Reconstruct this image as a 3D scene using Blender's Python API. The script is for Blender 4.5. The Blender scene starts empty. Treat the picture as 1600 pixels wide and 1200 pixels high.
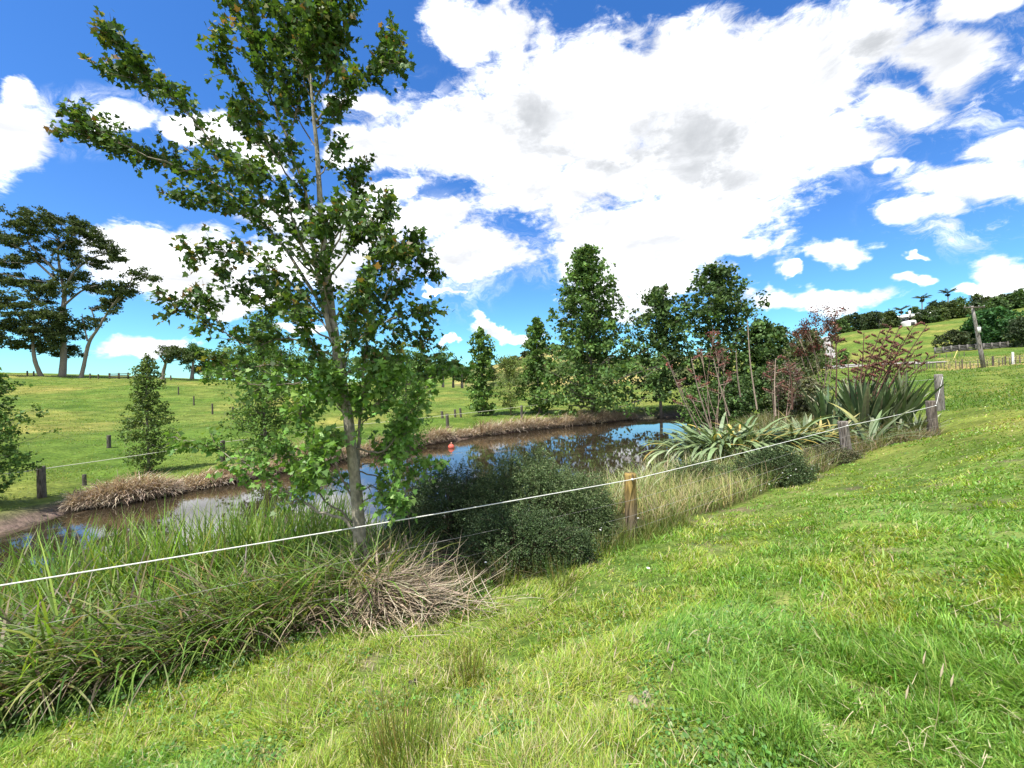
import bpy, math, random
import numpy as np
from mathutils import Matrix, Vector
RNG = np.random.default_rng(7)
random.seed(7)
R = math.radians
SC = bpy.context.scene
COL = SC.collection

# ------------------------------------------------------------------ camera
F = 640.0                                   # focal length in photo pixels (1600 wide)
CAM_ROLL, CAM_PITCH = -1.5, 0.3
cam_data = bpy.data.cameras.new("camera")
cam_data.sensor_width = 36.0
cam_data.lens = 36.0 * F / 1600.0
cam_data.clip_start = 0.05
cam_data.clip_end = 8000
cam = bpy.data.objects.new("camera", cam_data)
COL.objects.link(cam)
CM = Matrix.Rotation(R(90 + CAM_PITCH), 3, 'X') @ Matrix.Rotation(R(CAM_ROLL), 3, 'Z')
cam.matrix_world = CM.to_4x4()
SC.camera = cam
CMn = np.array(CM)

# ------------------------------------------------------------------ light
SUN_EL, SUN_AZ = 66.0, -138.0                # azimuth from +Y, negative = to the left
SC.view_settings.view_transform = 'Standard'
SC.view_settings.look = 'None'
SC.view_settings.gamma = 1.0
SC.view_settings.exposure = 1.1
sl = bpy.data.lights.new("sun", 'SUN')
sl.energy = 3.9
sl.angle = R(0.5)
sl.color = (1.0, 0.955, 0.88)
so = bpy.data.objects.new("sun", sl)
COL.objects.link(so)
sd = Vector((math.sin(R(SUN_AZ)) * math.cos(R(SUN_EL)), math.cos(R(SUN_AZ)) * math.cos(R(SUN_EL)), math.sin(R(SUN_EL))))
so.rotation_euler = sd.to_track_quat('Z', 'Y').to_euler()


def ray(px, py):
    d = CMn @ np.array([(px - 800) / F, (600 - py) / F, -1.0])
    return d / d[1]


def pt(px, py, Y):
    return ray(px, py) * Y


# ------------------------------------------------------------------ node helper
class NT:
    def __init__(s, tree):
        s.t = tree
        tree.nodes.clear()

    def n(s, typ, **kw):
        nd = s.t.nodes.new(typ)
        for k, v in kw.items():
            setattr(nd, k, v)
        return nd

    def set(s, sock, v):
        if isinstance(v, bpy.types.NodeSocket):
            s.t.links.new(v, sock)
        elif v is not None:
            sock.default_value = v

    def m(s, op, a=None, b=None, c=None, clamp=False):
        nd = s.n('ShaderNodeMath', operation=op, use_clamp=clamp)
        for i, v in enumerate((a, b, c)):
            s.set(nd.inputs[i], v)
        return nd.outputs[0]

    def v(s, op, a=None, b=None):
        nd = s.n('ShaderNodeVectorMath', operation=op)
        s.set(nd.inputs[0], a)
        s.set(nd.inputs[1], b)
        return nd.outputs['Value'] if op in ('LENGTH', 'DOT_PRODUCT') else nd.outputs['Vector']

    def mr(s, v, a, b, c=0.0, d=1.0, smooth=True):
        nd = s.n('ShaderNodeMapRange', interpolation_type='SMOOTHSTEP' if smooth else 'LINEAR')
        for i, x in enumerate((v, a, b, c, d)):
            s.set(nd.inputs[i], x)
        return nd.outputs[0]

    def mix(s, f, a, b, mode='MIX'):
        nd = s.n('ShaderNodeMix', data_type='RGBA', blend_type=mode)
        s.set(nd.inputs[0], f)
        for i, x in ((6, a), (7, b)):
            if isinstance(x, (tuple, list)) and len(x) == 3:
                x = (*x, 1)
            s.set(nd.inputs[i], x)
        return nd.outputs[2]

    def noise(s, vec, scale, detail=4, rough=0.5, dist=0.0, w=None):
        nd = s.n('ShaderNodeTexNoise')
        s.set(nd.inputs['Vector'], vec)
        nd.inputs['Scale'].default_value = scale
        nd.inputs['Detail'].default_value = detail
        nd.inputs['Roughness'].default_value = rough
        nd.inputs['Distortion'].default_value = dist
        return nd.outputs[0]


# ------------------------------------------------------------------ world: sky with cumulus
world = bpy.data.worlds.new("World")
SC.world = world
world.use_nodes = True
w = NT(world.node_tree)
geo = w.n('ShaderNodeNewGeometry')
tc = w.n('ShaderNodeTexCoord')
D = tc.outputs['Generated']
sky = w.n('ShaderNodeTexSky', sky_type='NISHITA', sun_disc=False)
sky.sun_elevation = R(SUN_EL)
sky.sun_rotation = R(SUN_AZ)
sky.altitude = 100
sky.air_density = 1.0
sky.dust_density = 0.35
sky.ozone_density = 2.2
sep = w.n('ShaderNodeSeparateXYZ')
w.set(sep.inputs[0], D)
dx, dy, dz = sep.outputs
ym = w.m('MAXIMUM', dy, 0.05)
u = w.m('DIVIDE', dx, ym)
vv = w.m('DIVIDE', dz, ym)
comb = w.n('ShaderNodeCombineXYZ')
w.set(comb.inputs[0], u)
w.set(comb.inputs[1], vv)
UV = comb.outputs[0]
# lumpy warp of the cloud outlines, in sky directions
wn = w.n('ShaderNodeTexNoise')
w.set(wn.inputs['Vector'], D)
wn.inputs['Scale'].default_value = 5.0
wn.inputs['Detail'].default_value = 5
wn.inputs['Roughness'].default_value = 0.55
warp = w.v('MULTIPLY', w.v('SUBTRACT', wn.outputs[1], (0.5, 0.5, 0.5)), (0.34, 0.26, 0.0))
UVW = w.v('ADD', UV, warp)
CLOUDS = [  # px, py, rx, ry in photo pixels at their bearing
    (910, 170, 290, 135), (1080, 130, 270, 130), (1090, 250, 240, 105), (760, 235, 200, 75), (860, 300, 150, 60), (1240, 120, 160, 110),
    (590, 225, 70, 40), (735, 35, 90, 55), (1060, 360, 200, 70), (1010, 420, 150, 60), (1130, 400, 120, 36), (960, 390, 110, 50),
    (0, 200, 85, 75), (20, 140, 40, 30), (195, 205, 90, 34), (265, 415, 170, 56), (200, 375, 90, 30), (340, 455, 90, 30), (245, 528, 90, 16), (335, 215, 60, 28),
    (745, 405, 95, 50), (655, 350, 80, 42), (605, 300, 60, 26), (690, 537, 24, 6), (800, 515, 66, 11), (700, 470, 30, 5),
    (1310, 215, 130, 55), (1490, 90, 120, 45), (1400, 160, 90, 38), (1545, 290, 120, 46), (1590, 225, 100, 36), (1450, 335, 70, 28), (1330, 398, 80, 24), (1235, 425, 26, 9),
    (1290, 470, 120, 20), (1200, 468, 50, 20), (1430, 448, 36, 9), (1580, 425, 60, 28), (1455, 405, 20, 6), (1540, 20, 80, 30), (1412, 258, 32, 17),
    (1380, 60, 120, 60), (1540, 455, 50, 12), (450, 405, 130, 58), (545, 375, 80, 70), (430, 330, 80, 30), (430, 240, 60, 30), (560, 160, 60, 20), (450, 500, 60, 10)]
acc = None
for (px, py, rx, ry) in CLOUDS:
    r0 = ray(px, py)
    k = w.v('LENGTH', w.v('MULTIPLY', w.v('SUBTRACT', UVW, (r0[0], r0[2], 0)), (F / rx, F / ry, 1)))
    val = w.m('SUBTRACT', 1.0, k)
    val = w.m('MAXIMUM', val, -1.0)
    if acc is None:
        acc = val
    else:
        acc = w.m('SMOOTH_MAX', acc, val, 0.25)
front = acc
back = w.m('MULTIPLY', w.m('SUBTRACT', w.noise(D, 2.2, 3, 0.5), 0.40), 3.0)  # unseen clouds behind the camera, thickened to add ambient light
fsel = w.mr(dy, 0.05, 0.25)
base = w.m('ADD', w.m('MULTIPLY', front, fsel), w.m('MULTIPLY', back, w.m('SUBTRACT', 1.0, fsel)))
sc_ = w.v('MULTIPLY', D, (1.0, 1.0, 1.6))
puff = w.m('SUBTRACT', w.noise(sc_, 9.0, 9, 0.62, 0.3), 0.5)
wisp = w.m('SUBTRACT', w.noise(w.v('MULTIPLY', D, (1, 1, 2.4)), 22.0, 7, 0.7, 0.6), 0.5)
dens0 = w.m('ADD', w.m('ADD', base, w.m('MULTIPLY', puff, 1.5)), w.m('MULTIPLY', wisp, 0.85))
dens = w.mr(dens0, -0.06, 0.42)
dens = w.m('MULTIPLY', dens, w.mr(dz, -0.01, 0.02))
# light and grey in the clouds: thick undersides are greyer
thick = w.mr(dens0, 0.15, 0.75)
gn = w.noise(w.v('MULTIPLY', D, (1, 1, 1.8)), 5.5, 6, 0.6, 0.2)
grey_n = w.mr(gn, 0.47, 0.70)
GREYS = [(1120, 280, 250, 105), (1190, 310, 150, 60), (850, 190, 130, 60), (1010, 235, 190, 70), (1390, 60, 170, 70)]
ga = None
for (px, py, rx, ry) in GREYS:
    r0 = ray(px, py)
    k = w.v('LENGTH', w.v('MULTIPLY', w.v('SUBTRACT', UVW, (r0[0], r0[2], 0)), (F / rx, F / ry, 1)))
    val = w.m('SUBTRACT', 1.0, k)
    ga = val if ga is None else w.m('MAXIMUM', ga, val)
gmask = w.mr(w.m('ADD', ga, w.m('MULTIPLY', w.m('SUBTRACT', gn, 0.5), 1.0)), -0.25, 0.95)
grey = w.m('MULTIPLY', w.m('MAXIMUM', gmask, w.m('MULTIPLY', grey_n, 0.22)), thick)
shade = w.mr(w.noise(w.v('MULTIPLY', D, (1, 1, 2.0)), 7.0, 7, 0.6, 0.5), 0.38, 0.68)
sh2 = w.mr(w.noise(w.v('MULTIPLY', D, (1, 1, 2.4)), 26.0, 5, 0.6, 0.3), 0.42, 0.66)
cloudcol = w.mix(w.m('MULTIPLY', shade, 0.85), (9.0, 9.1, 9.3), (3.75, 3.85, 4.05))
cloudcol = w.mix(w.m('MULTIPLY', sh2, 0.30), cloudcol, (3.7, 3.8, 4.0))
cloudcol = w.mix(w.m('MULTIPLY', grey, 0.80), cloudcol, (2.55, 2.68, 2.85))
# thin torn veil of cirrus at upper right and along the cloud edges
veiln = w.noise(w.v('MULTIPLY', UVW, (2.6, 5.5, 1)), 1.6, 9, 0.72, 0.9)
vr = None
for (px, py, rx, ry) in [(1470, 110, 260, 170), (1330, 180, 200, 130), (620, 200, 130, 120), (850, 400, 100, 60), (120, 190, 180, 70), (1500, 330, 180, 90), (700, 400, 150, 120)]:
    r0 = ray(px, py)
    k = w.v('LENGTH', w.v('MULTIPLY', w.v('SUBTRACT', UV, (r0[0], r0[2], 0)), (F / rx, F / ry, 1)))
    val = w.m('SUBTRACT', 1.0, k)
    vr = val if vr is None else w.m('MAXIMUM', vr, val)
veil = w.m('MULTIPLY', w.mr(veiln, 0.46, 0.70), w.mr(vr, 0.0, 0.6))
dens = w.m('MAXIMUM', dens, w.m('MULTIPLY', w.m('MULTIPLY', veil, 0.75), fsel))
hs = w.n('ShaderNodeHueSaturation')
hs.inputs['Saturation'].default_value = 1.28
hs.inputs['Hue'].default_value = 0.5
hs.inputs['Value'].default_value = 0.84
w.set(hs.inputs['Color'], sky.outputs[0])
cyan = w.mr(dz, 0.0, 0.35, 1.0, 0.0)
skyc = w.mix(cyan, (0.86, 1.0, 1.25, 1), (0.62, 1.10, 1.22, 1))
skyc = w.mix(1.0, hs.outputs[0], skyc, 'MULTIPLY')
final = w.mix(dens, skyc, cloudcol)
bg = w.n('ShaderNodeBackground')
w.set(bg.inputs[0], final)
bg.inputs[1].default_value = 0.1
wo = w.n('ShaderNodeOutputWorld')
w.t.links.new(bg.outputs[0], wo.inputs[0])
world.cycles.sampling_method = 'MANUAL'
world.cycles.sample_map_resolution = 512

SC.cycles.max_bounces = 6
SC.cycles.diffuse_bounces = 3
SC.cycles.glossy_bounces = 2
SC.cycles.transmission_bounces = 3
SC.cycles.transparent_max_bounces = 6
SC.cycles.use_denoising = True


# ------------------------------------------------------------------ mesh tools
def make_mesh(name, V, polys, mat, C=None, smooth=False, parent=None):
    """V (n,3); polys: list of int arrays (m,k) of equal-size faces; C (n,3) colours"""
    me = bpy.data.meshes.new(name)
    V = np.asarray(V, dtype=np.float32)
    me.vertices.add(len(V))
    me.vertices.foreach_set('co', V.ravel())
    starts, loops, off = [], [], 0
    for P in polys:
        P = np.asarray(P, dtype=np.int32)
        if len(P) == 0:
            continue
        m, k = P.shape
        starts.append(off + np.arange(m, dtype=np.int32) * k)
        loops.append(P.ravel())
        off += m * k
    loops = np.concatenate(loops)
    starts = np.concatenate(starts)
    me.loops.add(len(loops))
    me.loops.foreach_set('vertex_index', loops.astype(np.int32))
    me.polygons.add(len(starts))
    me.polygons.foreach_set('loop_start', starts.astype(np.int32))
    if smooth:
        me.polygons.foreach_set('use_smooth', np.ones(len(starts), dtype=bool))
    me.update(calc_edges=True)
    if C is not None:
        a = me.color_attributes.new('Col', 'FLOAT_COLOR', 'POINT')
        C4 = np.ones((len(V), 4), dtype=np.float32)
        C4[:, :3] = C
        a.data.foreach_set('color', C4.ravel())
    me.materials.append(mat)
    o = bpy.data.objects.new(name, me)
    COL.objects.link(o)
    if parent is not None:
        o.parent = parent
    return o


class Acc:
    """collects geometry for ONE mesh object"""
    def __init__(s):
        s.V, s.P, s.C, s.n = [], {}, [], 0

    def add(s, V, polys, C):
        V = np.asarray(V, float).reshape(-1, 3)
        C = np.asarray(C, float)
        if C.ndim == 1:
            C = np.tile(C, (len(V), 1))
        for P in polys:
            P = np.asarray(P)
            if len(P):
                s.P.setdefault(P.shape[1], []).append(P + s.n)
        s.V.append(V)
        s.C.append(C)
        s.n += len(V)

    def build(s, name, mat, parent=None, smooth=False, origin=None):
        V = np.concatenate(s.V)
        if origin is not None:
            V = V - np.asarray(origin)
        return make_mesh(name, V, [np.concatenate(x) for x in s.P.values()], mat, np.concatenate(s.C), smooth, parent)


def tag(o, label=None, cat=None, group=None, kind=None):
    if label:
        o['label'] = label
    if cat:
        o['category'] = cat
    if group:
        o['group'] = group
    if kind:
        o['kind'] = kind
    return o


def thing(name, loc, label, cat, group=None):
    o = bpy.data.objects.new(name, None)
    o.empty_display_size = 0.2
    COL.objects.link(o)
    o.location = Vector([float(c) for c in loc])
    return tag(o, label, cat, group)


def copy_tree(o, parent=None):
    c = o.copy()
    COL.objects.link(c)
    if parent is not None:
        c.parent = parent
    for ch in list(o.children):
        copy_tree(ch, c)
    return c


def nrm(v):
    return v / np.maximum(np.linalg.norm(v, axis=-1, keepdims=True), 1e-9)


def tube(acc, pts, rad, sides=7, col=(0.2, 0.17, 0.14), cap=True, lump=0.0):
    pts = np.asarray(pts, float)
    rad = np.asarray(rad, float) * np.ones(len(pts))
    T = nrm(np.gradient(pts, axis=0))
    ref = np.array([0.3, 1.0, 0.1]) if abs(T[0][2]) > 0.7 else np.array([0, 0, 1.0])
    A = nrm(np.cross(T, ref))
    B = np.cross(T, A)
    an = np.linspace(0, 2 * math.pi, sides, endpoint=False)
    rr = rad[:, None] * (1 + lump * RNG.uniform(-1, 1, (len(pts), sides)))
    V = pts[:, None] + rr[..., None] * (np.cos(an)[None, :, None] * A[:, None] + np.sin(an)[None, :, None] * B[:, None])
    n = len(pts)
    i, j = np.meshgrid(np.arange(n - 1), np.arange(sides), indexing='ij')
    j2 = (j + 1) % sides
    Q = np.stack([i * sides + j, i * sides + j2, (i + 1) * sides + j2, (i + 1) * sides + j], -1).reshape(-1, 4)
    V = V.reshape(-1, 3)
    polys = [Q]
    if cap:
        polys.append(np.array([list(range((n - 1) * sides, n * sides))]))
        polys.append(np.array([list(range(sides))[::-1]]))
    acc.add(V, polys, col)


def smooth_path(P, k=6):
    P = np.asarray(P, float)
    n = len(P)
    out = []
    for i in range(n - 1):
        p0, p1, p2, p3 = P[max(i - 1, 0)], P[i], P[i + 1], P[min(i + 2, n - 1)]
        for t in np.linspace(0, 1, k, endpoint=False):
            out.append(0.5 * ((2 * p1) + (-p0 + p2) * t + (2 * p0 - 5 * p1 + 4 * p2 - p3) * t * t + (-p0 + 3 * p1 - 3 * p2 + p3) * t ** 3))
    out.append(P[-1])
    return np.array(out)


def box(acc, c, s, col, rz=0.0, taper=1.0):
    x, y, z = np.array(s) / 2
    V = np.array([(a * x * (taper if e > 0 else 1), b * y * (taper if e > 0 else 1), e * z) for e in (-1, 1) for a, b in ((-1, -1), (1, -1), (1, 1), (-1, 1))])
    cs, sn = math.cos(rz), math.sin(rz)
    V = V @ np.array([[cs, sn, 0], [-sn, cs, 0], [0, 0, 1]]) + np.array(c)
    acc.add(V, [np.array([(3, 2, 1, 0), (4, 5, 6, 7), (0, 1, 5, 4), (1, 2, 6, 5), (2, 3, 7, 6), (3, 0, 4, 7)])], col)


def blades(acc, P, az, tilt, bend, L, W, col0, col1, segs=3, twist=None, wprof=None):
    """strips growing from P: heading az, first leaning tilt from vertical and bending by `bend` more along the length"""
    n = len(P)
    az, tilt, bend, L, W = [np.ones(n) * a for a in (az, tilt, bend, L, W)]
    t = np.linspace(0, 1, segs + 1)
    ang = tilt[:, None] + bend[:, None] * t[None]
    step = (L / segs)[:, None]
    am = (ang[:, 1:] + ang[:, :-1]) / 2
    h = np.concatenate([np.zeros((n, 1)), np.cumsum(np.sin(am) * step, 1)], 1)
    z = np.concatenate([np.zeros((n, 1)), np.cumsum(np.cos(am) * step, 1)], 1)
    dx_, dy_ = np.sin(az)[:, None], np.cos(az)[:, None]
    ctr = np.stack([P[:, 0:1] + h * dx_, P[:, 1:2] + h * dy_, P[:, 2:3] + z], -1)
    tw = np.zeros(n) if twist is None else twist
    side = np.stack([np.cos(az + tw), -np.sin(az + tw), np.zeros(n)], -1)
    wp = (1 - t ** 1.6) if wprof is None else np.interp(t, *wprof)
    wp = wp[None, :, None] * W[:, None, None] / 2
    Lf = ctr - side[:, None] * wp
    Rt = ctr + side[:, None] * wp
    V = np.stack([Lf[:, :-1], Rt[:, :-1]], 2).reshape(n, segs * 2, 3)
    V = np.concatenate([V, ctr[:, -1:]], 1)
    k = segs * 2 + 1
    b = (np.arange(n) * k)[:, None]
    polys = []
    for s_ in range(segs - 1):
        polys.append(b + np.array([[2 * s_, 2 * s_ + 1, 2 * s_ + 3, 2 * s_ + 2]]))
    polys = [np.concatenate(polys)] if polys else []
    polys.append(b + np.array([[2 * segs - 2, 2 * segs - 1, 2 * segs]]))
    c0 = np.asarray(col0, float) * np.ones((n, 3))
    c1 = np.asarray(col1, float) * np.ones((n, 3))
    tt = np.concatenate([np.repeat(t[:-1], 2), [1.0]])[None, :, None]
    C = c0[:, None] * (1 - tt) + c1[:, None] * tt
    acc.add(V.reshape(-1, 3), polys, C.reshape(-1, 3))


MAPLE = np.array([(0, 0), (0.16, 0.06), (0.42, -0.02), (0.34, 0.22), (0.52, 0.45), (0.28, 0.48), (0.2, 0.62), (0, 1.0),
                  (-0.2, 0.62), (-0.28, 0.48), (-0.52, 0.45), (-0.34, 0.22), (-0.42, -0.02), (-0.16, 0.06)])
HEART = np.array([(0, 0), (0.3, 0.05), (0.4, 0.35), (0.2, 0.75), (0, 1.0), (-0.2, 0.75), (-0.4, 0.35), (-0.3, 0.05)])
DIAM = np.array([(0, 0), (0.3, 0.45), (0, 1.0), (-0.3, 0.45)])
OVAL = np.array([(0, 0), (0.26, 0.3), (0.2, 0.75), (0, 1.0), (-0.2, 0.75), (-0.26, 0.3)])


def leaves(acc, P, D_, N, size, shape, C, fold=0.12):
    """flat leaf blades at P pointing along D_, facing N"""
    n = len(P)
    D_ = nrm(D_)
    S = nrm(np.cross(D_, N))
    N = np.cross(S, D_)
    k = len(shape)
    sz = (np.ones(n) * size)[:, None, None]
    V = P[:, None] + sz * (shape[None, :, 0:1] * S[:, None] + shape[None, :, 1:2] * D_[:, None] + fold * np.abs(shape[None, :, 0:1]) * N[:, None])
    b = (np.arange(n) * k)[:, None]
    Cc = np.repeat(np.asarray(C, float) * np.ones((n, 3)), k, 0)
    acc.add(V.reshape(-1, 3), [b + np.arange(k)[None]], Cc)


def rand_dir(n, up=0.0):
    v = RNG.normal(size=(n, 3))
    v[:, 2] += up
    return nrm(v)


def jitter(c, n, a=0.25, hue=0.12):
    c = np.asarray(c, float)
    f = np.exp(RNG.normal(0, a, (n, 1)))
    h = np.exp(RNG.normal(0, hue, (n, 3)))
    return c * f * h


def pick(cols, n, w_=None, a=0.2, hue=0.08):
    cols = np.asarray(cols, float)
    i = RNG.choice(len(cols), n, p=w_)
    return jitter(cols[i], n, a, hue)


# value noise
_perm = RNG.random((256, 256))


def vnoise(x, y):
    xi, yi = np.floor(x).astype(int), np.floor(y).astype(int)
    fx, fy = x - xi, y - yi
    fx, fy = fx * fx * (3 - 2 * fx), fy * fy * (3 - 2 * fy)
    g = lambda a, b: _perm[a & 255, b & 255]
    return (g(xi, yi) * (1 - fx) + g(xi + 1, yi) * fx) * (1 - fy) + (g(xi, yi + 1) * (1 - fx) + g(xi + 1, yi + 1) * fx) * fy


def fbm(x, y, o=4):
    s, a, t = 0, 1.0, 0
    for i in range(o):
        s = s + a * vnoise(x * 2 ** i + 17.3 * i, y * 2 ** i + 5.7 * i)
        t += a
        a *= 0.55
    return s / t


# ------------------------------------------------------------------ materials
def foliage_mat(name, transl=0.35, gloss=0.06, rough=0.4, var=0.0, vs=3.0):
    m = bpy.data.materials.new(name)
    m.use_nodes = True
    t = NT(m.node_tree)
    at = t.n('ShaderNodeAttribute', attribute_name='Col')
    c = at.outputs['Color']
    if var:
        nz = t.noise(t.n('ShaderNodeNewGeometry').outputs['Position'], vs, 3)
        c = t.mix(1.0, c, t.mix(t.mr(nz, 0.3, 0.7), (1 - var,) * 3, (1 + var,) * 3), 'MULTIPLY')
    d = t.n('ShaderNodeBsdfDiffuse')
    tr = t.n('ShaderNodeBsdfTranslucent')
    g = t.n('ShaderNodeBsdfGlossy')
    g.inputs['Roughness'].default_value = rough
    g.inputs['Color'].default_value = (1, 1, 1, 1)
    t.set(d.inputs[0], c)
    t.set(tr.inputs[0], t.mix(1.0, c, (1.25, 1.15, 0.55), 'MULTIPLY'))
    mx = t.n('ShaderNodeMixShader')
    mx.inputs[0].default_value = transl
    t.t.links.new(d.outputs[0], mx.inputs[1])
    t.t.links.new(tr.outputs[0], mx.inputs[2])
    mg = t.n('ShaderNodeMixShader')
    mg.inputs[0].default_value = gloss
    t.t.links.new(mx.outputs[0], mg.inputs[1])
    t.t.links.new(g.outputs[0], mg.inputs[2])
    o = t.n('ShaderNodeOutputMaterial')
    t.t.links.new(mg.outputs[0], o.inputs[0])
    return m


def solid_mat(name, rough=0.85, bump=0.3, bscale=30, stretch=(1, 1, 1), var=0.25, vscale=12, spec=0.2, dark=None):
    m = bpy.data.materials.new(name)
    m.use_nodes = True
    t = NT(m.node_tree)
    pos = t.n('ShaderNodeNewGeometry').outputs['Position']
    p2 = t.v('MULTIPLY', pos, stretch)
    c = t.n('ShaderNodeAttribute', attribute_name='Col').outputs['Color']
    nz = t.noise(p2, vscale, 5, 0.6)
    c = t.mix(1.0, c, t.mix(t.mr(nz, 0.3, 0.7), (1 - var,) * 3, (1 + var,) * 3), 'MULTIPLY')
    if dark:
        n2 = t.noise(p2, vscale * 0.37, 4, 0.6)
        c = t.mix(t.mr(n2, 0.5, 0.68), c, dark)
    b = t.n('ShaderNodeBsdfPrincipled')
    t.set(b.inputs['Base Color'], c)
    b.inputs['Roughness'].default_value = rough
    b.inputs['Specular IOR Level'].default_value = spec
    bp = t.n('ShaderNodeBump')
    bp.inputs['Strength'].default_value = bump
    bp.inputs['Distance'].default_value = 0.02
    t.set(bp.inputs['Height'], t.noise(p2, bscale, 5, 0.65))
    t.t.links.new(bp.outputs[0], b.inputs['Normal'])
    o = t.n('ShaderNodeOutputMaterial')
    t.t.links.new(b.outputs[0], o.inputs[0])
    return m


M_GRASS = foliage_mat('grass_blades', 0.45, 0.02, 0.5)
M_LEAF = foliage_mat('tree_leaves', 0.35, 0.025, 0.5)
M_LEAF_FAR = foliage_mat('far_tree_leaves', 0.28, 0.015, 0.6)
M_SHRUB = foliage_mat('shrub_leaves', 0.15, 0.02, 0.6)
M_DRY = foliage_mat('dry_stems', 0.15, 0.02, 0.6)
M_FLAX = foliage_mat('flax_leaves', 0.15, 0.05, 0.5, 0.2, 6)
M_BARK = solid_mat('bark', 0.9, 0.5, 60, (1, 1, 0.35), 0.3, 22)
M_BARK_LICHEN = solid_mat('lichen_bark', 0.9, 0.5, 70, (1, 1, 0.6), 0.3, 26, dark=(0.16, 0.15, 0.12))
M_POST = solid_mat('weathered_post', 0.9, 0.9, 60, (1, 1, 0.10), 0.55, 34, dark=(0.06, 0.048, 0.038))
M_ROPE = solid_mat('white_rope', 0.7, 0.4, 300, (1, 1, 1), 0.2, 150)
M_WIRE = solid_mat('thin_wire', 0.5, 0.0, 50, (1, 1, 1), 0.3, 9)
M_PLAIN = solid_mat('painted', 0.6, 0.1, 20, (1, 1, 1), 0.1, 4)
M_ROAD = solid_mat('gravel', 0.95, 0.6, 8, (1, 1, 1), 0.18, 2)

# ------------------------------------------------------------------ terrain
ZW = -3.8                                   # water level (eye = 0)
POND = np.array([(-14.6, 11.8), (-14.8, 13.7), (-13.2, 15.4), (-11.7, 17.9), (-9.6, 22), (-6, 27.3), (-2, 32), (6, 38), (13, 43), (20, 46), (22, 41),
                 (17, 35), (14, 29), (10.4, 22), (7.5, 17.2), (-.2, 10.9), (-3.5, 9.1), (-6.5, 7.6), (-11, 5.6), (-15, 4.5), (-19, 5), (-20, 8.5)])


def pond_sd(x, y):
    """signed distance to the pond outline, negative inside"""
    x, y = np.asarray(x, float), np.asarray(y, float)
    best = np.full(x.shape, 1e9)
    inside = np.zeros(x.shape, bool)
    n = len(POND)
    for i in range(n):
        a, b = POND[i], POND[(i + 1) % n]
        e = b - a
        t = np.clip(((x - a[0]) * e[0] + (y - a[1]) * e[1]) / (e @ e), 0, 1)
        d = np.hypot(x - a[0] - t * e[0], y - a[1] - t * e[1])
        best = np.minimum(best, d)
        cond = ((a[1] > y) != (b[1] > y)) & (x < (b[0] - a[0]) * (y - a[1]) / (b[1] - a[1] + 1e-12) + a[0])
        inside ^= cond
    best = best + (fbm(x * 0.7, y * 0.7, 3) - 0.5) * 0.7 * np.clip(best / 0.4, 0, 1)
    return np.where(inside, -best, best)


FENCE = np.array([(-16, -3.8), (-4.2, 3.36), (2.08, 7.2), (10.4, 12.8), (15.4, 15.0), (20.6, 20.0), (24, 30)])


def fence_y(x):
    return np.interp(x, FENCE[:, 0], FENCE[:, 1])


CTRL = [  # photo x, y of a ground point and its depth
    (0, 1200, 2.6), (400, 1200, 2.15), (800, 1200, 1.76), (1200, 1200, 1.74), (1600, 1200, 1.75),
    (0, 1125, 3.36), (300, 1040, 4.0), (563, 950, 4.84), (800, 890, 5.9), (985, 838, 7.2), (1150, 790, 9.0), (1322, 716, 12.8), (1460, 684, 15.0),
    (1100, 1000, 2.9), (800, 1030, 3.6), (1300, 900, 3.95), (1300, 800, 6.3), (1450, 740, 9.0), (1600, 1000, 2.5), (1600, 800, 4.7), (1600, 700, 8.0), (1600, 650, 12.0),
    (1500, 665, 16), (1470, 630, 21), (1500, 612, 32), (1390, 605, 38), (1600, 600, 25), (1600, 568, 44), (1500, 578, 50), (1400, 580, 58),
    (1350, 572, 75), (1300, 578, 85), (1200, 590, 60), (1450, 562, 85), (1600, 552, 85),
    (1290, 575, 100), (1500, 549, 112), (1600, 539, 115), (1400, 560, 112),
    (1280, 534, 180), (1320, 520, 200), (1400, 512, 208), (1500, 497, 215), (1560, 487, 220), (1600, 476, 225), (1750, 450, 230), (1230, 545, 210),
    (1320, 518, 260), (1500, 492, 280), (1650, 470, 290),
    # far side of the pond and the left paddock
    (62, 779, 14.7), (-60, 790, 12.5), (0, 700, 22), (0, 680, 27), (0, 645, 40), (0, 606, 62), (0, 584, 84), (100, 589, 84), (200, 592, 84), (300, 593, 86),
    (200, 660, 38), (150, 712, 22), (300, 640, 50), (300, 612, 66), (400, 660, 36), (500, 665, 36), (400, 604, 84), (500, 603, 90), (600, 605, 100),
    (600, 640, 50), (700, 648, 44), (700, 606, 110), (760, 648, 44), (850, 640, 48), (950, 635, 52), (1030, 632, 52), (1120, 625, 54),
    (0, 582, 130), (150, 586, 130), (300, 592, 130), (450, 600, 150), (700, 603, 180), (0, 584, 260), (300, 592, 260), (-300, 585, 100), (-300, 590, 250),
    (860, 545, 330), (810, 560, 320), (735, 597, 300), (930, 556, 330), (1010, 568, 340), (1100, 575, 350), (860, 600, 220), (1000, 600, 200), (1120, 600, 160),
    (860, 560, 520), (600, 601, 420), (1200, 575, 330),
]
pts = [tuple(pt(*c)) for c in CTRL]
pts += [(x, y, z) for x, y, z in (  # behind and beside the camera
    (0, 0, -1.66), (-2, 0, -2.0), (2, 0, -1.55), (0, -3, -1.55), (-8, -8, -2.4), (8, -8, -1.2), (-30, -30, -2), (30, -30, 0), (0, -100, 0), (150, -100, 4), (-150, -100, 0),
    (-8, 0, -3.0), (-8, 3.5, -3.6), (-14, 2.5, -3.65), (-24, 4, -3.5), (-27, 15, -2.6), (-60, 10, -1), (60, 5, 1.0), (120, 40, 4),
    (0, -1500, 0), (1500, 0, 40), (-1500, 0, 5), (0, 1500, 20), (1500, 1500, 60), (-1500, 1500, 10), (-600, 600, 6), (600, 600, 60))]
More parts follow.
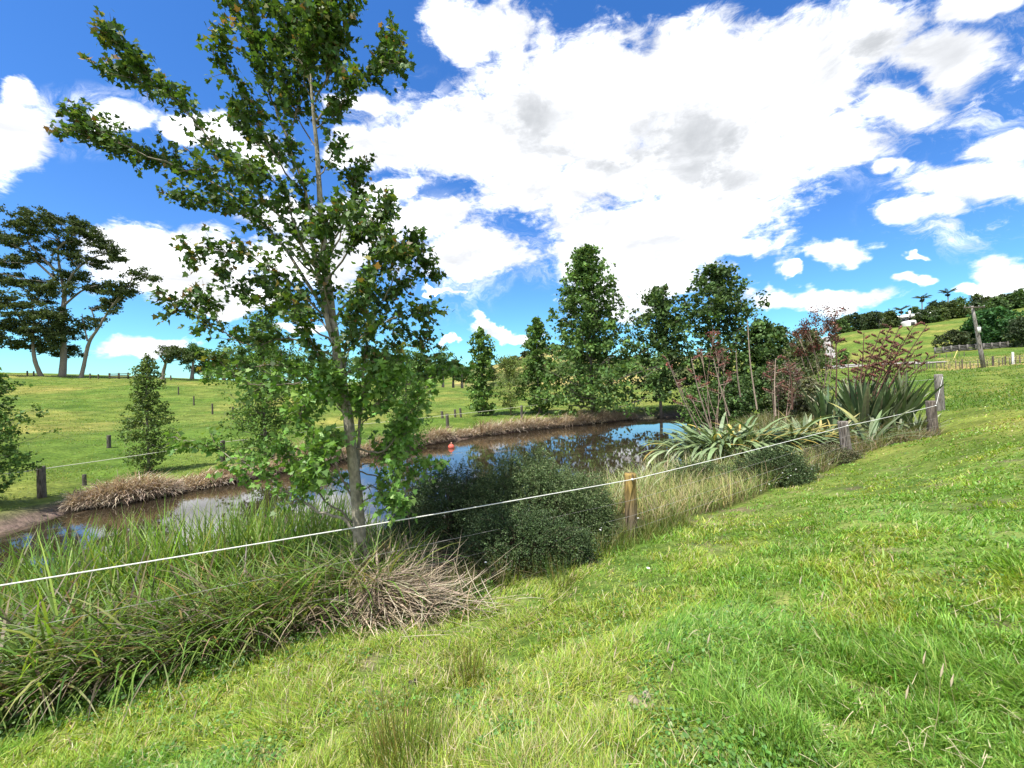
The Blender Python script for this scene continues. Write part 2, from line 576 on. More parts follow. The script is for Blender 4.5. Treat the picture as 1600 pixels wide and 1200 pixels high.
pts = np.array(pts)


def lp(x, y):
    r = np.hypot(x, y) + 1.2
    th = np.arctan2(x, y)
    return np.stack([th * 1.3, np.log(r)], -1)


_cp = lp(pts[:, 0], pts[:, 1])
_ph = lambda d: np.sqrt(d * d + 0.04 ** 2)
_K = _ph(np.linalg.norm(_cp[:, None] - _cp[None], axis=-1))
n_ = len(pts)
_A = np.zeros((n_ + 1, n_ + 1))
_A[:n_, :n_] = _K - np.eye(n_) * 0.004
_A[:n_, n_] = 1
_A[n_, :n_] = 1
_wt = np.linalg.solve(_A, np.concatenate([pts[:, 2], [0]]))


def H(x, y, fine=True):
    x, y = np.asarray(x, float), np.asarray(y, float)
    sh = x.shape
    xf, yf = x.ravel(), y.ravel()
    out = np.empty(len(xf))
    for s in range(0, len(xf), 60000):
        q = lp(xf[s:s + 60000], yf[s:s + 60000])
        out[s:s + 60000] = _ph(np.linalg.norm(q[:, None] - _cp[None], axis=-1)) @ _wt[:n_] + _wt[n_]
    z = out
    r = np.hypot(xf, yf)
    if fine:
        z = z + (fbm(xf * 1.7, yf * 1.7, 3) - 0.5) * 0.10 * np.clip(r / 3, 0.3, 1) + (fbm(xf * 0.35, yf * 0.35, 3) - 0.5) * 0.35 * np.clip((r - 8) / 20, 0, 1)
    near = (np.abs(xf) < 45) & (yf > 0) & (yf < 62)
    if near.any():
        sdv = pond_sd(xf[near], yf[near])
        zn = z[near]
        k = np.clip(sdv / 1.8, 0, 1)
        k = k * k * (3 - 2 * k)
        zo = (ZW + 0.03 + 0.25 * np.clip(sdv, 0, 1)) * (1 - k) + np.maximum(zn, ZW + 0.25) * k
        zi = ZW + np.maximum(sdv * 0.5, -0.9)
        z[near] = np.where(sdv < 0, zi, zo)
    return z.reshape(sh)


def H1(x, y):
    return float(H(np.array([x]), np.array([y]))[0])


def on_ground(px, Y, dz_=0.0):
    """ground point at depth Y on the bearing of photo column px (near the horizon row)"""
    r0 = ray(px, 600)
    x = r0[0] * Y
    return np.array([x, Y, H1(x, Y) + dz_])


def build_ground():
    rr = np.concatenate([np.geomspace(0.25, 8, 150), np.geomspace(8, 60, 260)[1:], np.geomspace(60, 400, 120)[1:], np.geomspace(400, 6000, 30)[1:]])
    th = np.concatenate([np.linspace(-180, -66, 50)[:-1], np.linspace(-66, 66, 560), np.linspace(66, 180, 50)[1:]])
    th = np.radians(th[:-1])
    RR, TH = np.meshgrid(rr, th, indexing='ij')
    X, Y = RR * np.sin(TH), RR * np.cos(TH)
    Z = H(X, Y)
    n, m = RR.shape
    V = np.stack([X, Y, Z], -1).reshape(-1, 3)
    i, j = np.meshgrid(np.arange(n - 1), np.arange(m), indexing='ij')
    j2 = (j + 1) % m
    Q = np.stack([i * m + j, (i + 1) * m + j, (i + 1) * m + j2, i * m + j2], -1).reshape(-1, 4)
    V = np.concatenate([V, [[0, 0, H1(0, 0)]]])
    c = len(V) - 1
    jj = np.arange(m)
    T = np.stack([np.full(m, c), jj, (jj + 1) % m], -1)
    x, y = V[:, 0], V[:, 1]
    r = np.hypot(x, y)
    C = ground_col(x, y, r)
    o = make_mesh('ground', V, [Q, T], M_GROUND, C, True)
    tag(o, kind='structure')


G1, G2, G3 = np.array([0.085, 0.145, 0.022]), np.array([0.15, 0.185, 0.04]), np.array([0.06, 0.125, 0.018])


def ground_col(x, y, r):
    n1 = fbm(x * 0.8, y * 0.8)[:, None]
    n2 = fbm(x * 0.13 + 9, y * 0.13)[:, None]
    C = G1 + (G2 - G1) * np.clip((n2 - 0.4) * 3.5, 0, 1)
    C = C * (0.7 + 0.6 * n1)
    nearf = (np.clip((16 - r) / 8, 0, 1) * 0.75)[:, None]
    th_ = fbm(x * 4, y * 4, 3)[:, None]
    C = C * (1 - nearf) + (np.array([0.12, 0.185, 0.035]) + np.array([0.12, 0.09, 0.05]) * np.clip((th_ - 0.45) * 4, 0, 1)) * nearf
    # strip inside the fence: litter and dark soil
    strip = np.clip((y - fence_y(x)) / 0.5 + 0.3, 0, 1) * (np.abs(x) < 24) * (y < 40)
    strip = np.maximum(strip, ((x > 8) & (x < 20) & (y > fence_y(x)) & (y < 33)) * 1.0)
    sdv = pond_sd(x, y)
    strip = strip * (sdv < 7) * (x > -30)
    far_side = (y > 0.75 * x + 13) | (x < -14)
    strip = np.where(far_side & (y > 12), 0, strip)[:, None]
    C = C * (1 - strip) + np.array([0.06, 0.06, 0.025]) * strip
    # muddy shore
    mud = (1 - np.clip((sdv - 0.5) / 0.8, 0, 1))[:, None]
    C = C * (1 - mud) + np.array([0.125, 0.110, 0.082]) * mud
    # bare patches by the near edge of the fence
    bare = (np.clip((fbm(x * 2.3 + 3, y * 2.3, 3) - 0.62) * 7, 0, 1) * (r < 14))[:, None]
    C = C * (1 - bare * .8) + np.array([0.17, 0.14, 0.09]) * bare * .8
    # dry yellow flank of the far hill
    b = np.degrees(np.arctan2(x, y))
    hill = ((r > 205) & (b > -8) & (b < 24))[:, None]
    dry = np.clip((fbm(x * 0.045, y * 0.045, 5) - 0.49) * 8, 0, 1)[:, None]
    hc = np.array([0.05, 0.075, 0.02]) * (1 - dry) + np.array([0.27, 0.27, 0.09]) * dry
    C = np.where(hill, hc, C)
    # yellowish verge by the lane
    verge = ((b > 46) & (b < 53) & (r > 70) & (r < 128))[:, None]
    C = np.where(verge, C * 0.4 + np.array([0.30, 0.26, 0.10]) * 0.6, C)
    return C


m = bpy.data.materials.new('ground')
m.use_nodes = True
t = NT(m.node_tree)
pos = t.n('ShaderNodeNewGeometry').outputs['Position']
c = t.n('ShaderNodeAttribute', attribute_name='Col').outputs['Color']
nA = t.noise(pos, 0.55, 6, 0.65)
nB = t.noise(t.v('MULTIPLY', pos, (0.8, 2.2, 1)), 5.0, 5, 0.7)
nC = t.noise(pos, 0.06, 4, 0.6)
c = t.mix(1.0, c, t.mix(t.mr(nA, 0.3, 0.7), (0.62, 0.70, 0.6), (1.35, 1.25, 1.4)), 'MULTIPLY')
c = t.mix(1.0, c, t.mix(t.mr(nB, 0.3, 0.7), (0.62, 0.62, 0.62), (1.4, 1.35, 1.3)), 'MULTIPLY')
c = t.mix(1.0, c, t.mix(t.mr(nC, 0.35, 0.65), (0.8, 0.92, 0.8), (1.35, 1.08, 1.2)), 'MULTIPLY')
b = t.n('ShaderNodeBsdfPrincipled')
t.set(b.inputs['Base Color'], c)
b.inputs['Roughness'].default_value = 0.95
b.inputs['Specular IOR Level'].default_value = 0.1
bp = t.n('ShaderNodeBump')
bp.inputs['Strength'].default_value = 0.9
bp.inputs['Distance'].default_value = 0.25
t.set(bp.inputs['Height'], t.m('ADD', t.m('MULTIPLY', nA, 1.0), t.m('MULTIPLY', nB, 0.35)))
t.t.links.new(bp.outputs[0], b.inputs['Normal'])
o = t.n('ShaderNodeOutputMaterial')
t.t.links.new(b.outputs[0], o.inputs[0])
M_GROUND = m
build_ground()

# ------------------------------------------------------------------ water
m = bpy.data.materials.new('pond_water')
m.use_nodes = True
t = NT(m.node_tree)
pos = t.n('ShaderNodeNewGeometry').outputs['Position']
scum = t.noise(t.v('MULTIPLY', pos, (1, 1, 1)), 0.45, 7, 0.72, 1.2)
sm = t.mr(scum, 0.54, 0.66)
c = t.mix(sm, (0.028, 0.021, 0.013), (0.085, 0.062, 0.040))
b = t.n('ShaderNodeBsdfPrincipled')
t.set(b.inputs['Base Color'], c)
t.set(b.inputs['Roughness'], t.m('MULTIPLY_ADD', sm, 0.07, 0.006))
b.inputs['IOR'].default_value = 1.9
b.inputs['Specular IOR Level'].default_value = 1.0
bp = t.n('ShaderNodeBump')
bp.inputs['Strength'].default_value = 0.10
bp.inputs['Distance'].default_value = 0.006
rip = t.noise(t.v('MULTIPLY', pos, (0.7, 1.6, 1)), 3.2, 4, 0.55, 0.3)
t.set(bp.inputs['Height'], rip)
t.t.links.new(bp.outputs[0], b.inputs['Normal'])
o = t.n('ShaderNodeOutputMaterial')
t.t.links.new(b.outputs[0], o.inputs[0])
cen = POND.mean(0)
big = cen + (POND - cen) * 1.08 + nrm(POND - cen) * 0.6
V = np.column_stack([big, np.full(len(big), ZW)])
tag(make_mesh('pond_water', V, [np.arange(len(V))[::-1][None]], m), kind='structure')

# ------------------------------------------------------------------ pasture grass (uncountable)
GREENS = [(0.20, 0.37, 0.045), (0.26, 0.43, 0.06), (0.34, 0.46, 0.09), (0.14, 0.28, 0.04), (0.45, 0.41, 0.19), (0.52, 0.45, 0.28)]


def field_ok(x, y, margin=0.0):
    fy = fence_y(x)
    wob = (fbm(x * 1.3, y * 1.3, 3) - 0.5) * 0.9
    return (y < fy - 0.05 + wob + margin) | (x > 20.5)


def pasture(n, y0, y1, lmin, lmax, wk, name, label):
    dep = RNG.uniform(1.75 * F / y1, 1.75 * F / y0, n)
    Y = 1.75 * F / dep
    u_ = RNG.uniform(-1.45, 1.45, n)
    X = u_ * Y
    ok = field_ok(X, Y)
    X, Y = X[ok], Y[ok]
    n = len(X)
    tuf = fbm(X * 2.6 + 4, Y * 2.6, 3)
    pat = fbm(X * 0.55 + 40, Y * 0.55, 3)
    fine = fbm(X * 9, Y * 9, 2)
    keep = RNG.random(n) < np.clip(0.25 + 2.2 * (tuf - 0.3) + 1.2 * (fine - 0.5), 0.15, 1)
    X, Y, tuf, pat = X[keep], Y[keep], tuf[keep], pat[keep]
    n = len(X)
    Z = H(X, Y) - 0.01
    dist = np.hypot(X, Y)
    w8 = RNG.random(n)
    C = pick(GREENS[:4], n, [0.4, 0.3, 0.12, 0.18], 0.2, 0.08)
    dry = w8 < np.clip((pat - 0.45) * 0.7 + 0.05, 0.03, 0.32)
    C[dry] = pick(GREENS[4:], dry.sum(), None, 0.25, 0.06)
    yel = (pat > 0.5) & ~dry
    C[yel] = C[yel] * np.array([1.35, 1.08, 1.1])
    cool = (pat < 0.42) & ~dry
    C[cool] = C[cool] * np.array([0.92, 0.95, 1.1])
    L = RNG.uniform(lmin, lmax, n) * (0.35 + 1.3 * np.clip(tuf - 0.2, 0, 1)) * np.clip(1.15 - 0.05 * dist, 0.6, 1) * np.exp(RNG.normal(0, 0.25, n))
    lean = 0.6 + 0.8 * vnoise(X * 1.2, Y * 1.2) * 6.28
    az = np.where(RNG.random(n) < 0.45, lean, RNG.uniform(0, 6.28, n))
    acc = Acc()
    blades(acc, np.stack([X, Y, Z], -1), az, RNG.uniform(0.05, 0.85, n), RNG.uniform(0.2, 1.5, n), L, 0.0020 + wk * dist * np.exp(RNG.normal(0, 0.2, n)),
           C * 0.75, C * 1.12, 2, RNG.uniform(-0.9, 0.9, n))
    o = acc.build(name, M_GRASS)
    tag(o, label, 'grass', kind='stuff')


pasture(800000, 1.35, 26, 0.07, 0.15, 0.0019, 'pasture_grass', 'bright green pasture grass covering the slope in front of the fence')


def rough_pasture(n, name, label, cond, ylo, yhi, ulo, uhi, L0, L1, wk, cols, probs):
    Y = np.exp(RNG.uniform(math.log(ylo), math.log(yhi), n))
    X = Y * RNG.uniform(ulo, uhi, n)
    ok = cond(X, Y)
    X, Y = X[ok], Y[ok]
    tuf = fbm(X * 0.5, Y * 0.9, 4)
    keep = RNG.random(len(X)) < np.clip((tuf - 0.38) * 6, 0.05, 1)
    X, Y = X[keep], Y[keep]
    n = len(X)
    C = pick(cols, n, probs, 0.2)
    acc = Acc()
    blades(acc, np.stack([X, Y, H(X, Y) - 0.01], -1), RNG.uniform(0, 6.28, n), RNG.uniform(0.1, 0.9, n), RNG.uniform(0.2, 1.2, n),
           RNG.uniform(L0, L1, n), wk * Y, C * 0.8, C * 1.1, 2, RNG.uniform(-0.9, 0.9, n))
    tag(acc.build(name, M_GRASS), label, 'grass', kind='stuff')


rough_pasture(110000, 'far_paddock_grass', 'short green and yellowish grass on the rolling paddock beyond the pond',
              lambda x, y: (pond_sd(x, y) > 1.0) & ((y > 0.75 * x + 16) | (x < -14)) & (y > fence_y(x) + 6), 11, 95, -1.45, 0.45, 0.05, 0.13, 0.0017,
              [(0.12, 0.22, 0.028), (0.20, 0.25, 0.05), (0.07, 0.15, 0.02), (0.30, 0.29, 0.11)], [0.42, 0.3, 0.2, 0.08])
rough_pasture(90000, 'right_paddock_grass', 'green grass on the paddock behind the flax and below the hill',
              lambda x, y: (pond_sd(x, y) > 3.0) & (y < 0.75 * x + 30) & (x > 20), 15, 105, 0.5, 1.45, 0.07, 0.18, 0.0019,
              [(0.10, 0.21, 0.025), (0.16, 0.25, 0.04), (0.07, 0.15, 0.02), (0.30, 0.29, 0.11)], [0.45, 0.3, 0.2, 0.05])

# ------------------------------------------------------------------ rank growth between fence and pond
KIK = [(0.14, 0.25, 0.04), (0.21, 0.31, 0.06), (0.09, 0.17, 0.03), (0.27, 0.31, 0.11)]
DEAD = [(0.30, 0.24, 0.165), (0.17, 0.13, 0.09), (0.36, 0.31, 0.22), (0.085, 0.065, 0.045)]


def strip_points(n, x0, x1, d0, d1):
    """random ground points in the strip behind the fence: d = distance behind the fence line"""
    X = RNG.uniform(x0, x1, n)
    d = RNG.uniform(d0, d1, n)
    Y = fence_y(X) + d * 1.17
    ok = pond_sd(X, Y) > -0.15
    X, Y, d = X[ok], Y[ok], d[ok]
    return np.stack([X, Y, H(X, Y) - 0.02], -1), d


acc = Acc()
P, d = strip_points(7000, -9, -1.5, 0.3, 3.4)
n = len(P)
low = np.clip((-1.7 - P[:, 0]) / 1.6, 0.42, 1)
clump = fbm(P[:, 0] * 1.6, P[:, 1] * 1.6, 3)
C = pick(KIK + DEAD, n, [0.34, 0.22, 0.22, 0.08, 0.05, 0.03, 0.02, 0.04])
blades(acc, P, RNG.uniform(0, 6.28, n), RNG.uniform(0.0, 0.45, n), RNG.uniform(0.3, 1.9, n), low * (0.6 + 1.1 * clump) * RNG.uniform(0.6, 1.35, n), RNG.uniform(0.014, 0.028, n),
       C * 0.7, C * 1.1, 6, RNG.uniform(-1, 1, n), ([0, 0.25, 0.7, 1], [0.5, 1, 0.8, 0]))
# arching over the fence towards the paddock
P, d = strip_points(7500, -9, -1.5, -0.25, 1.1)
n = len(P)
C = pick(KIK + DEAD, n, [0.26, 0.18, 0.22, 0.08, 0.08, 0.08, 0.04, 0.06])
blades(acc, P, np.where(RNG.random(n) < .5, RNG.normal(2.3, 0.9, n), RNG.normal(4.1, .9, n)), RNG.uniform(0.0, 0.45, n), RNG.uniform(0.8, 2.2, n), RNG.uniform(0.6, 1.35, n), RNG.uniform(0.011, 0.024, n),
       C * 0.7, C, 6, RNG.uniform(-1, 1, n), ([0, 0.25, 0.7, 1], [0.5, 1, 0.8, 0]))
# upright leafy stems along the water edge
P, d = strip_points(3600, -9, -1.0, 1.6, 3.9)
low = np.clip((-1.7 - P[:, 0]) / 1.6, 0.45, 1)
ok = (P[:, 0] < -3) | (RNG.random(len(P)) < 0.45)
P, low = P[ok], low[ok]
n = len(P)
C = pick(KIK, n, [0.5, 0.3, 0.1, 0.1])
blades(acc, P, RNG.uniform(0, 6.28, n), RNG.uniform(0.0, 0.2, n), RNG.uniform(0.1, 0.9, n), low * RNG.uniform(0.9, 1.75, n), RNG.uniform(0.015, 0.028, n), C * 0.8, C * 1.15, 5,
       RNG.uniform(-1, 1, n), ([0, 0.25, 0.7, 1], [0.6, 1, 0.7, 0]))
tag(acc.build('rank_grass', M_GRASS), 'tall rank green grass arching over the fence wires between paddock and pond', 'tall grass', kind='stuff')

acc = Acc()
P, d = strip_points(19000, -9, 0.2, -0.15, 2.2)
n = len(P)
C = pick(DEAD, n, [0.35, 0.3, 0.15, 0.2])
blades(acc, P, RNG.normal(2.6, 1.4, n), RNG.uniform(0.2, 1.1, n), RNG.uniform(0.3, 1.9, n), RNG.uniform(0.3, 0.85, n), RNG.uniform(0.005, 0.012, n), C * 0.8, C, 5,
       RNG.uniform(-1, 1, n))
tag(acc.build('dead_grass_thatch', M_DRY), 'brown dead grass stems matted under the tall green grass behind the fence', 'dead grass', kind='stuff')

# clover and creeping weeds at the foot of the rank grass
acc = Acc()
n = 16000
X = RNG.uniform(-8, -0.3, n)
Y = fence_y(X) + RNG.normal(-0.30, 0.28, n)
ok = fbm(X * 3, Y * 3, 3) > 0.40
X, Y = X[ok], Y[ok]
n = len(X)
P = np.stack([X, Y, H(X, Y) + RNG.uniform(0.0, 0.13, n)], -1)
leaves(acc, P, rand_dir(n) * np.array([1, 1, 0.3]), rand_dir(n, 1.8), RNG.uniform(0.018, 0.042, n), HEART, pick([(0.06, 0.14, 0.02), (0.10, 0.20, 0.03), (0.04, 0.09, 0.015)], n))
tag(acc.build('creeping_weeds', M_GRASS), 'low dark green clover and weeds along the foot of the tall grass', 'weeds', kind='stuff')

# heap of dead canes under the tree
CANE_C = pt(585, 918, 4.7)
acc = Acc()
n = 1500
ang = RNG.uniform(0, 6.28, n)
rad = np.abs(RNG.normal(0, 0.40, n))
X, Y = CANE_C[0] + rad * np.sin(ang) * 1.5, CANE_C[1] + rad * np.cos(ang) * 0.7
P = np.stack([X, Y, H(X, Y) + np.clip(0.42 - rad * 0.45, 0.02, 1) * RNG.uniform(0, 1, n)], -1)
C = pick([(0.38, 0.31, 0.22), (0.30, 0.24, 0.17), (0.48, 0.41, 0.31), (0.18, 0.14, 0.10)], n, None, 0.2, 0.04)
blades(acc, P, np.where(RNG.random(n) < 0.6, RNG.normal(1.9, 0.8, n), RNG.uniform(0, 6.28, n)), RNG.normal(1.42, 0.16, n).clip(0.8, 1.7), RNG.normal(0.12, 0.35, n),
       RNG.uniform(0.3, 0.95, n), RNG.uniform(0.006, 0.011, n), C, C * 1.1, 4, RNG.uniform(-0.5, 0.5, n), ([0, 0.8, 1], [1, 0.9, 0.3]))
n = 90
P2 = np.stack([CANE_C[0] + RNG.normal(0, 0.5, n), CANE_C[1] + RNG.normal(0.15, 0.2, n), np.full(n, CANE_C[2] - 0.3)], -1)
P2[:, 2] = H(P2[:, 0], P2[:, 1])
blades(acc, P2, RNG.uniform(0, 6.28, n), RNG.uniform(0.1, 0.9, n), RNG.normal(0, 0.2, n), RNG.uniform(0.6, 1.1, n), 0.008, (0.30, 0.23, 0.16), (0.38, 0.32, 0.24), 4,
       RNG.uniform(-1, 1, n), ([0, 0.8, 1], [1, 0.7, 0.2]))
tag(acc.build('dead_cane_heap', M_DRY), 'heap of pale dead canes splayed out at the foot of the maple', 'dead canes', kind='stuff')

# dry seeding grass right of the shrubs
acc = Acc()
P, d = strip_points(15000, 2.0, 9.5, 0.0, 3.0)
ok = (P[:, 0] > 2.6) | (d > 1.6)
P = P[ok]
n = len(P)
mixd = fbm(P[:, 0] * 0.9, P[:, 1] * 0.9, 3)
C = pick([(0.40, 0.36, 0.14), (0.34, 0.28, 0.16), (0.20, 0.27, 0.06), (0.13, 0.21, 0.04)], n, [0.28, 0.26, 0.26, 0.20])
blades(acc, P, RNG.uniform(0, 6.28, n), RNG.uniform(0.0, 0.45, n), RNG.uniform(0.1, 1.4, n), RNG.uniform(0.3, 0.85, n), RNG.uniform(0.006, 0.014, n), C * 0.8, C * 1.1, 4,
       RNG.uniform(-1, 1, n))
P, d = strip_points(2500, 1.5, 9, 1.6, 4.0)
n = len(P)
C = pick([(0.18, 0.27, 0.06), (0.30, 0.32, 0.12), (0.5, 0.46, 0.28)], n)
blades(acc, P, RNG.uniform(0, 6.28, n), RNG.uniform(0.0, 0.3, n), RNG.uniform(0.2, 1.5, n), RNG.uniform(0.6, 1.2, n), RNG.uniform(0.010, 0.02, n), C * 0.8, C * 1.1, 5,
       RNG.uniform(-1, 1, n))
tag(acc.build('dry_seeding_grass', M_DRY), 'straw yellow seeding grass around the yellow topped post', 'dry grass', kind='stuff')

acc = Acc()
P, d = strip_points(9000, 8.2, 16.2, -0.2, 2.6)
n = len(P)
C = pick([(0.26, 0.20, 0.13), (0.17, 0.20, 0.06), (0.12, 0.16, 0.04), (0.33, 0.27, 0.17)], n)
blades(acc, P, RNG.uniform(0, 6.28, n), RNG.uniform(0.0, 0.7, n), RNG.uniform(0.1, 1.6, n), RNG.uniform(0.25, 0.7, n), RNG.uniform(0.010, 0.02, n), C * 0.8, C * 1.1, 4,
       RNG.uniform(-1, 1, n))
# shoots among the shrubs and rushes in front of them
P, d = strip_points(3000, -1.2, 3.2, -0.55, 0.2)
n = len(P)
C = pick([(0.13, 0.20, 0.03), (0.20, 0.24, 0.05), (0.26, 0.24, 0.10), (0.07, 0.12, 0.02)], n)
blades(acc, P, RNG.uniform(0, 6.28, n), RNG.uniform(0.0, 0.5, n), RNG.uniform(0.1, 1.0, n), RNG.uniform(0.15, 0.5, n), RNG.uniform(0.005, 0.010, n), C * 0.7, C * 1.1, 4,
       RNG.uniform(-1, 1, n))
P, d = strip_points(9000, 7.5, 19, 2.4, 9.0)
n = len(P)
C = pick([(0.24, 0.21, 0.11), (0.15, 0.20, 0.06), (0.10, 0.15, 0.04), (0.30, 0.27, 0.16)], n)
blades(acc, P, RNG.uniform(0, 6.28, n), RNG.uniform(0.0, 0.5, n), RNG.uniform(0.1, 1.2, n), RNG.uniform(0.4, 1.0, n), RNG.uniform(0.02, 0.04, n), C * 0.8, C * 1.1, 4,
       RNG.uniform(-1, 1, n))
tag(acc.build('fence_line_grass', M_GRASS), 'olive and brown grass fringe growing along the foot of the fence line', 'grass', kind='stuff')

# pale dry grass hanging over the far bank
acc = Acc()
far = smooth_path([(x, y, 0) for x, y in POND[1:9]], 30)[:, :2]
n = 24000
i = RNG.integers(0, len(far) - 1, n)
Pp = far[i]
tg = nrm(far[np.minimum(i + 1, len(far) - 1)] - Pp + 1e-6)
nr = np.stack([-tg[:, 1], tg[:, 0]], -1)
off = np.abs(RNG.normal(0, 0.55, n)) + 0.0
gap = fbm(Pp[:, 0] * 0.8, Pp[:, 1] * 0.8, 3)
Pp = Pp + nr * off[:, None]
ok = (gap > 0.22)
Pp, nr, gap = Pp[ok], nr[ok], gap[ok]
n = len(Pp)
C = pick([(0.50, 0.41, 0.31), (0.40, 0.32, 0.24), (0.58, 0.49, 0.38), (0.28, 0.21, 0.15)], n, None, 0.2, 0.04)
hz = H(Pp[:, 0], Pp[:, 1])
blades(acc, np.stack([Pp[:, 0], Pp[:, 1], hz], -1), np.arctan2(-nr[:, 0], -nr[:, 1]) + RNG.normal(0, 0.9, n), RNG.uniform(0.1, 0.9, n), RNG.uniform(0.6, 1.7, n),
       RNG.uniform(0.5, 1.2, n) * (0.12 + 2.3 * gap ** 1.6), RNG.uniform(0.03, 0.05, n) * (0.6 + hz * 0 + Pp[:, 1] / 40), C * 0.85, C * 1.05, 4, RNG.uniform(-1, 1, n))
tag(acc.build('far_bank_dry_grass', M_DRY), 'pale dead grass hanging over the far bank of the pond', 'dry grass', kind='stuff')


acc = Acc()
n = 42000
dep = RNG.uniform(1.75 * F / 12, 1.75 * F / 1.4, n)
Y = 1.75 * F / dep
X = RNG.uniform(-1.4, 1.4, n) * Y
ok = field_ok(X, Y) & (fbm(X * 1.9 + 70, Y * 1.9, 4) > 0.55)
X, Y = X[ok], Y[ok]
n = len(X)
P = np.stack([X, Y, H(X, Y) + RNG.uniform(0.01, 0.07, n)], -1)
leaves(acc, P, rand_dir(n) * np.array([1, 1, 0.4]), rand_dir(n, 1.6), RNG.uniform(0.010, 0.022, n) + 0.0012 * Y, HEART, pick([(0.12, 0.26, 0.05), (0.09, 0.21, 0.045), (0.17, 0.30, 0.07)], n))
tag(acc.build('clover_patches', M_GRASS), 'patches of small leaved clover mixed into the pasture grass', 'clover', kind='stuff')
# fallen dry stalks lying in the turf
acc = Acc()
n = 1500
dep = RNG.uniform(1.75 * F / 10, 1.75 * F / 1.4, n)
Y = 1.75 * F / dep
X = RNG.uniform(-1.4, 1.4, n) * Y
ok = field_ok(X, Y)
X, Y = X[ok], Y[ok]
n = len(X)
P = np.stack([X, Y, H(X, Y) + RNG.uniform(0.02, 0.09, n)], -1)
blades(acc, P, RNG.uniform(0, 6.28, n), RNG.normal(1.5, 0.15, n), RNG.normal(0, .5, n), RNG.uniform(0.03, 0.13, n), RNG.uniform(0.002, 0.005, n), (0.42, 0.37, 0.22), (0.48, 0.42, 0.27), 4, RNG.uniform(-1, 1, n))
tag(acc.build('fallen_dry_stalks', M_DRY), 'bleached dry grass stalks lying flat in the pasture turf', 'dry grass', kind='stuff')


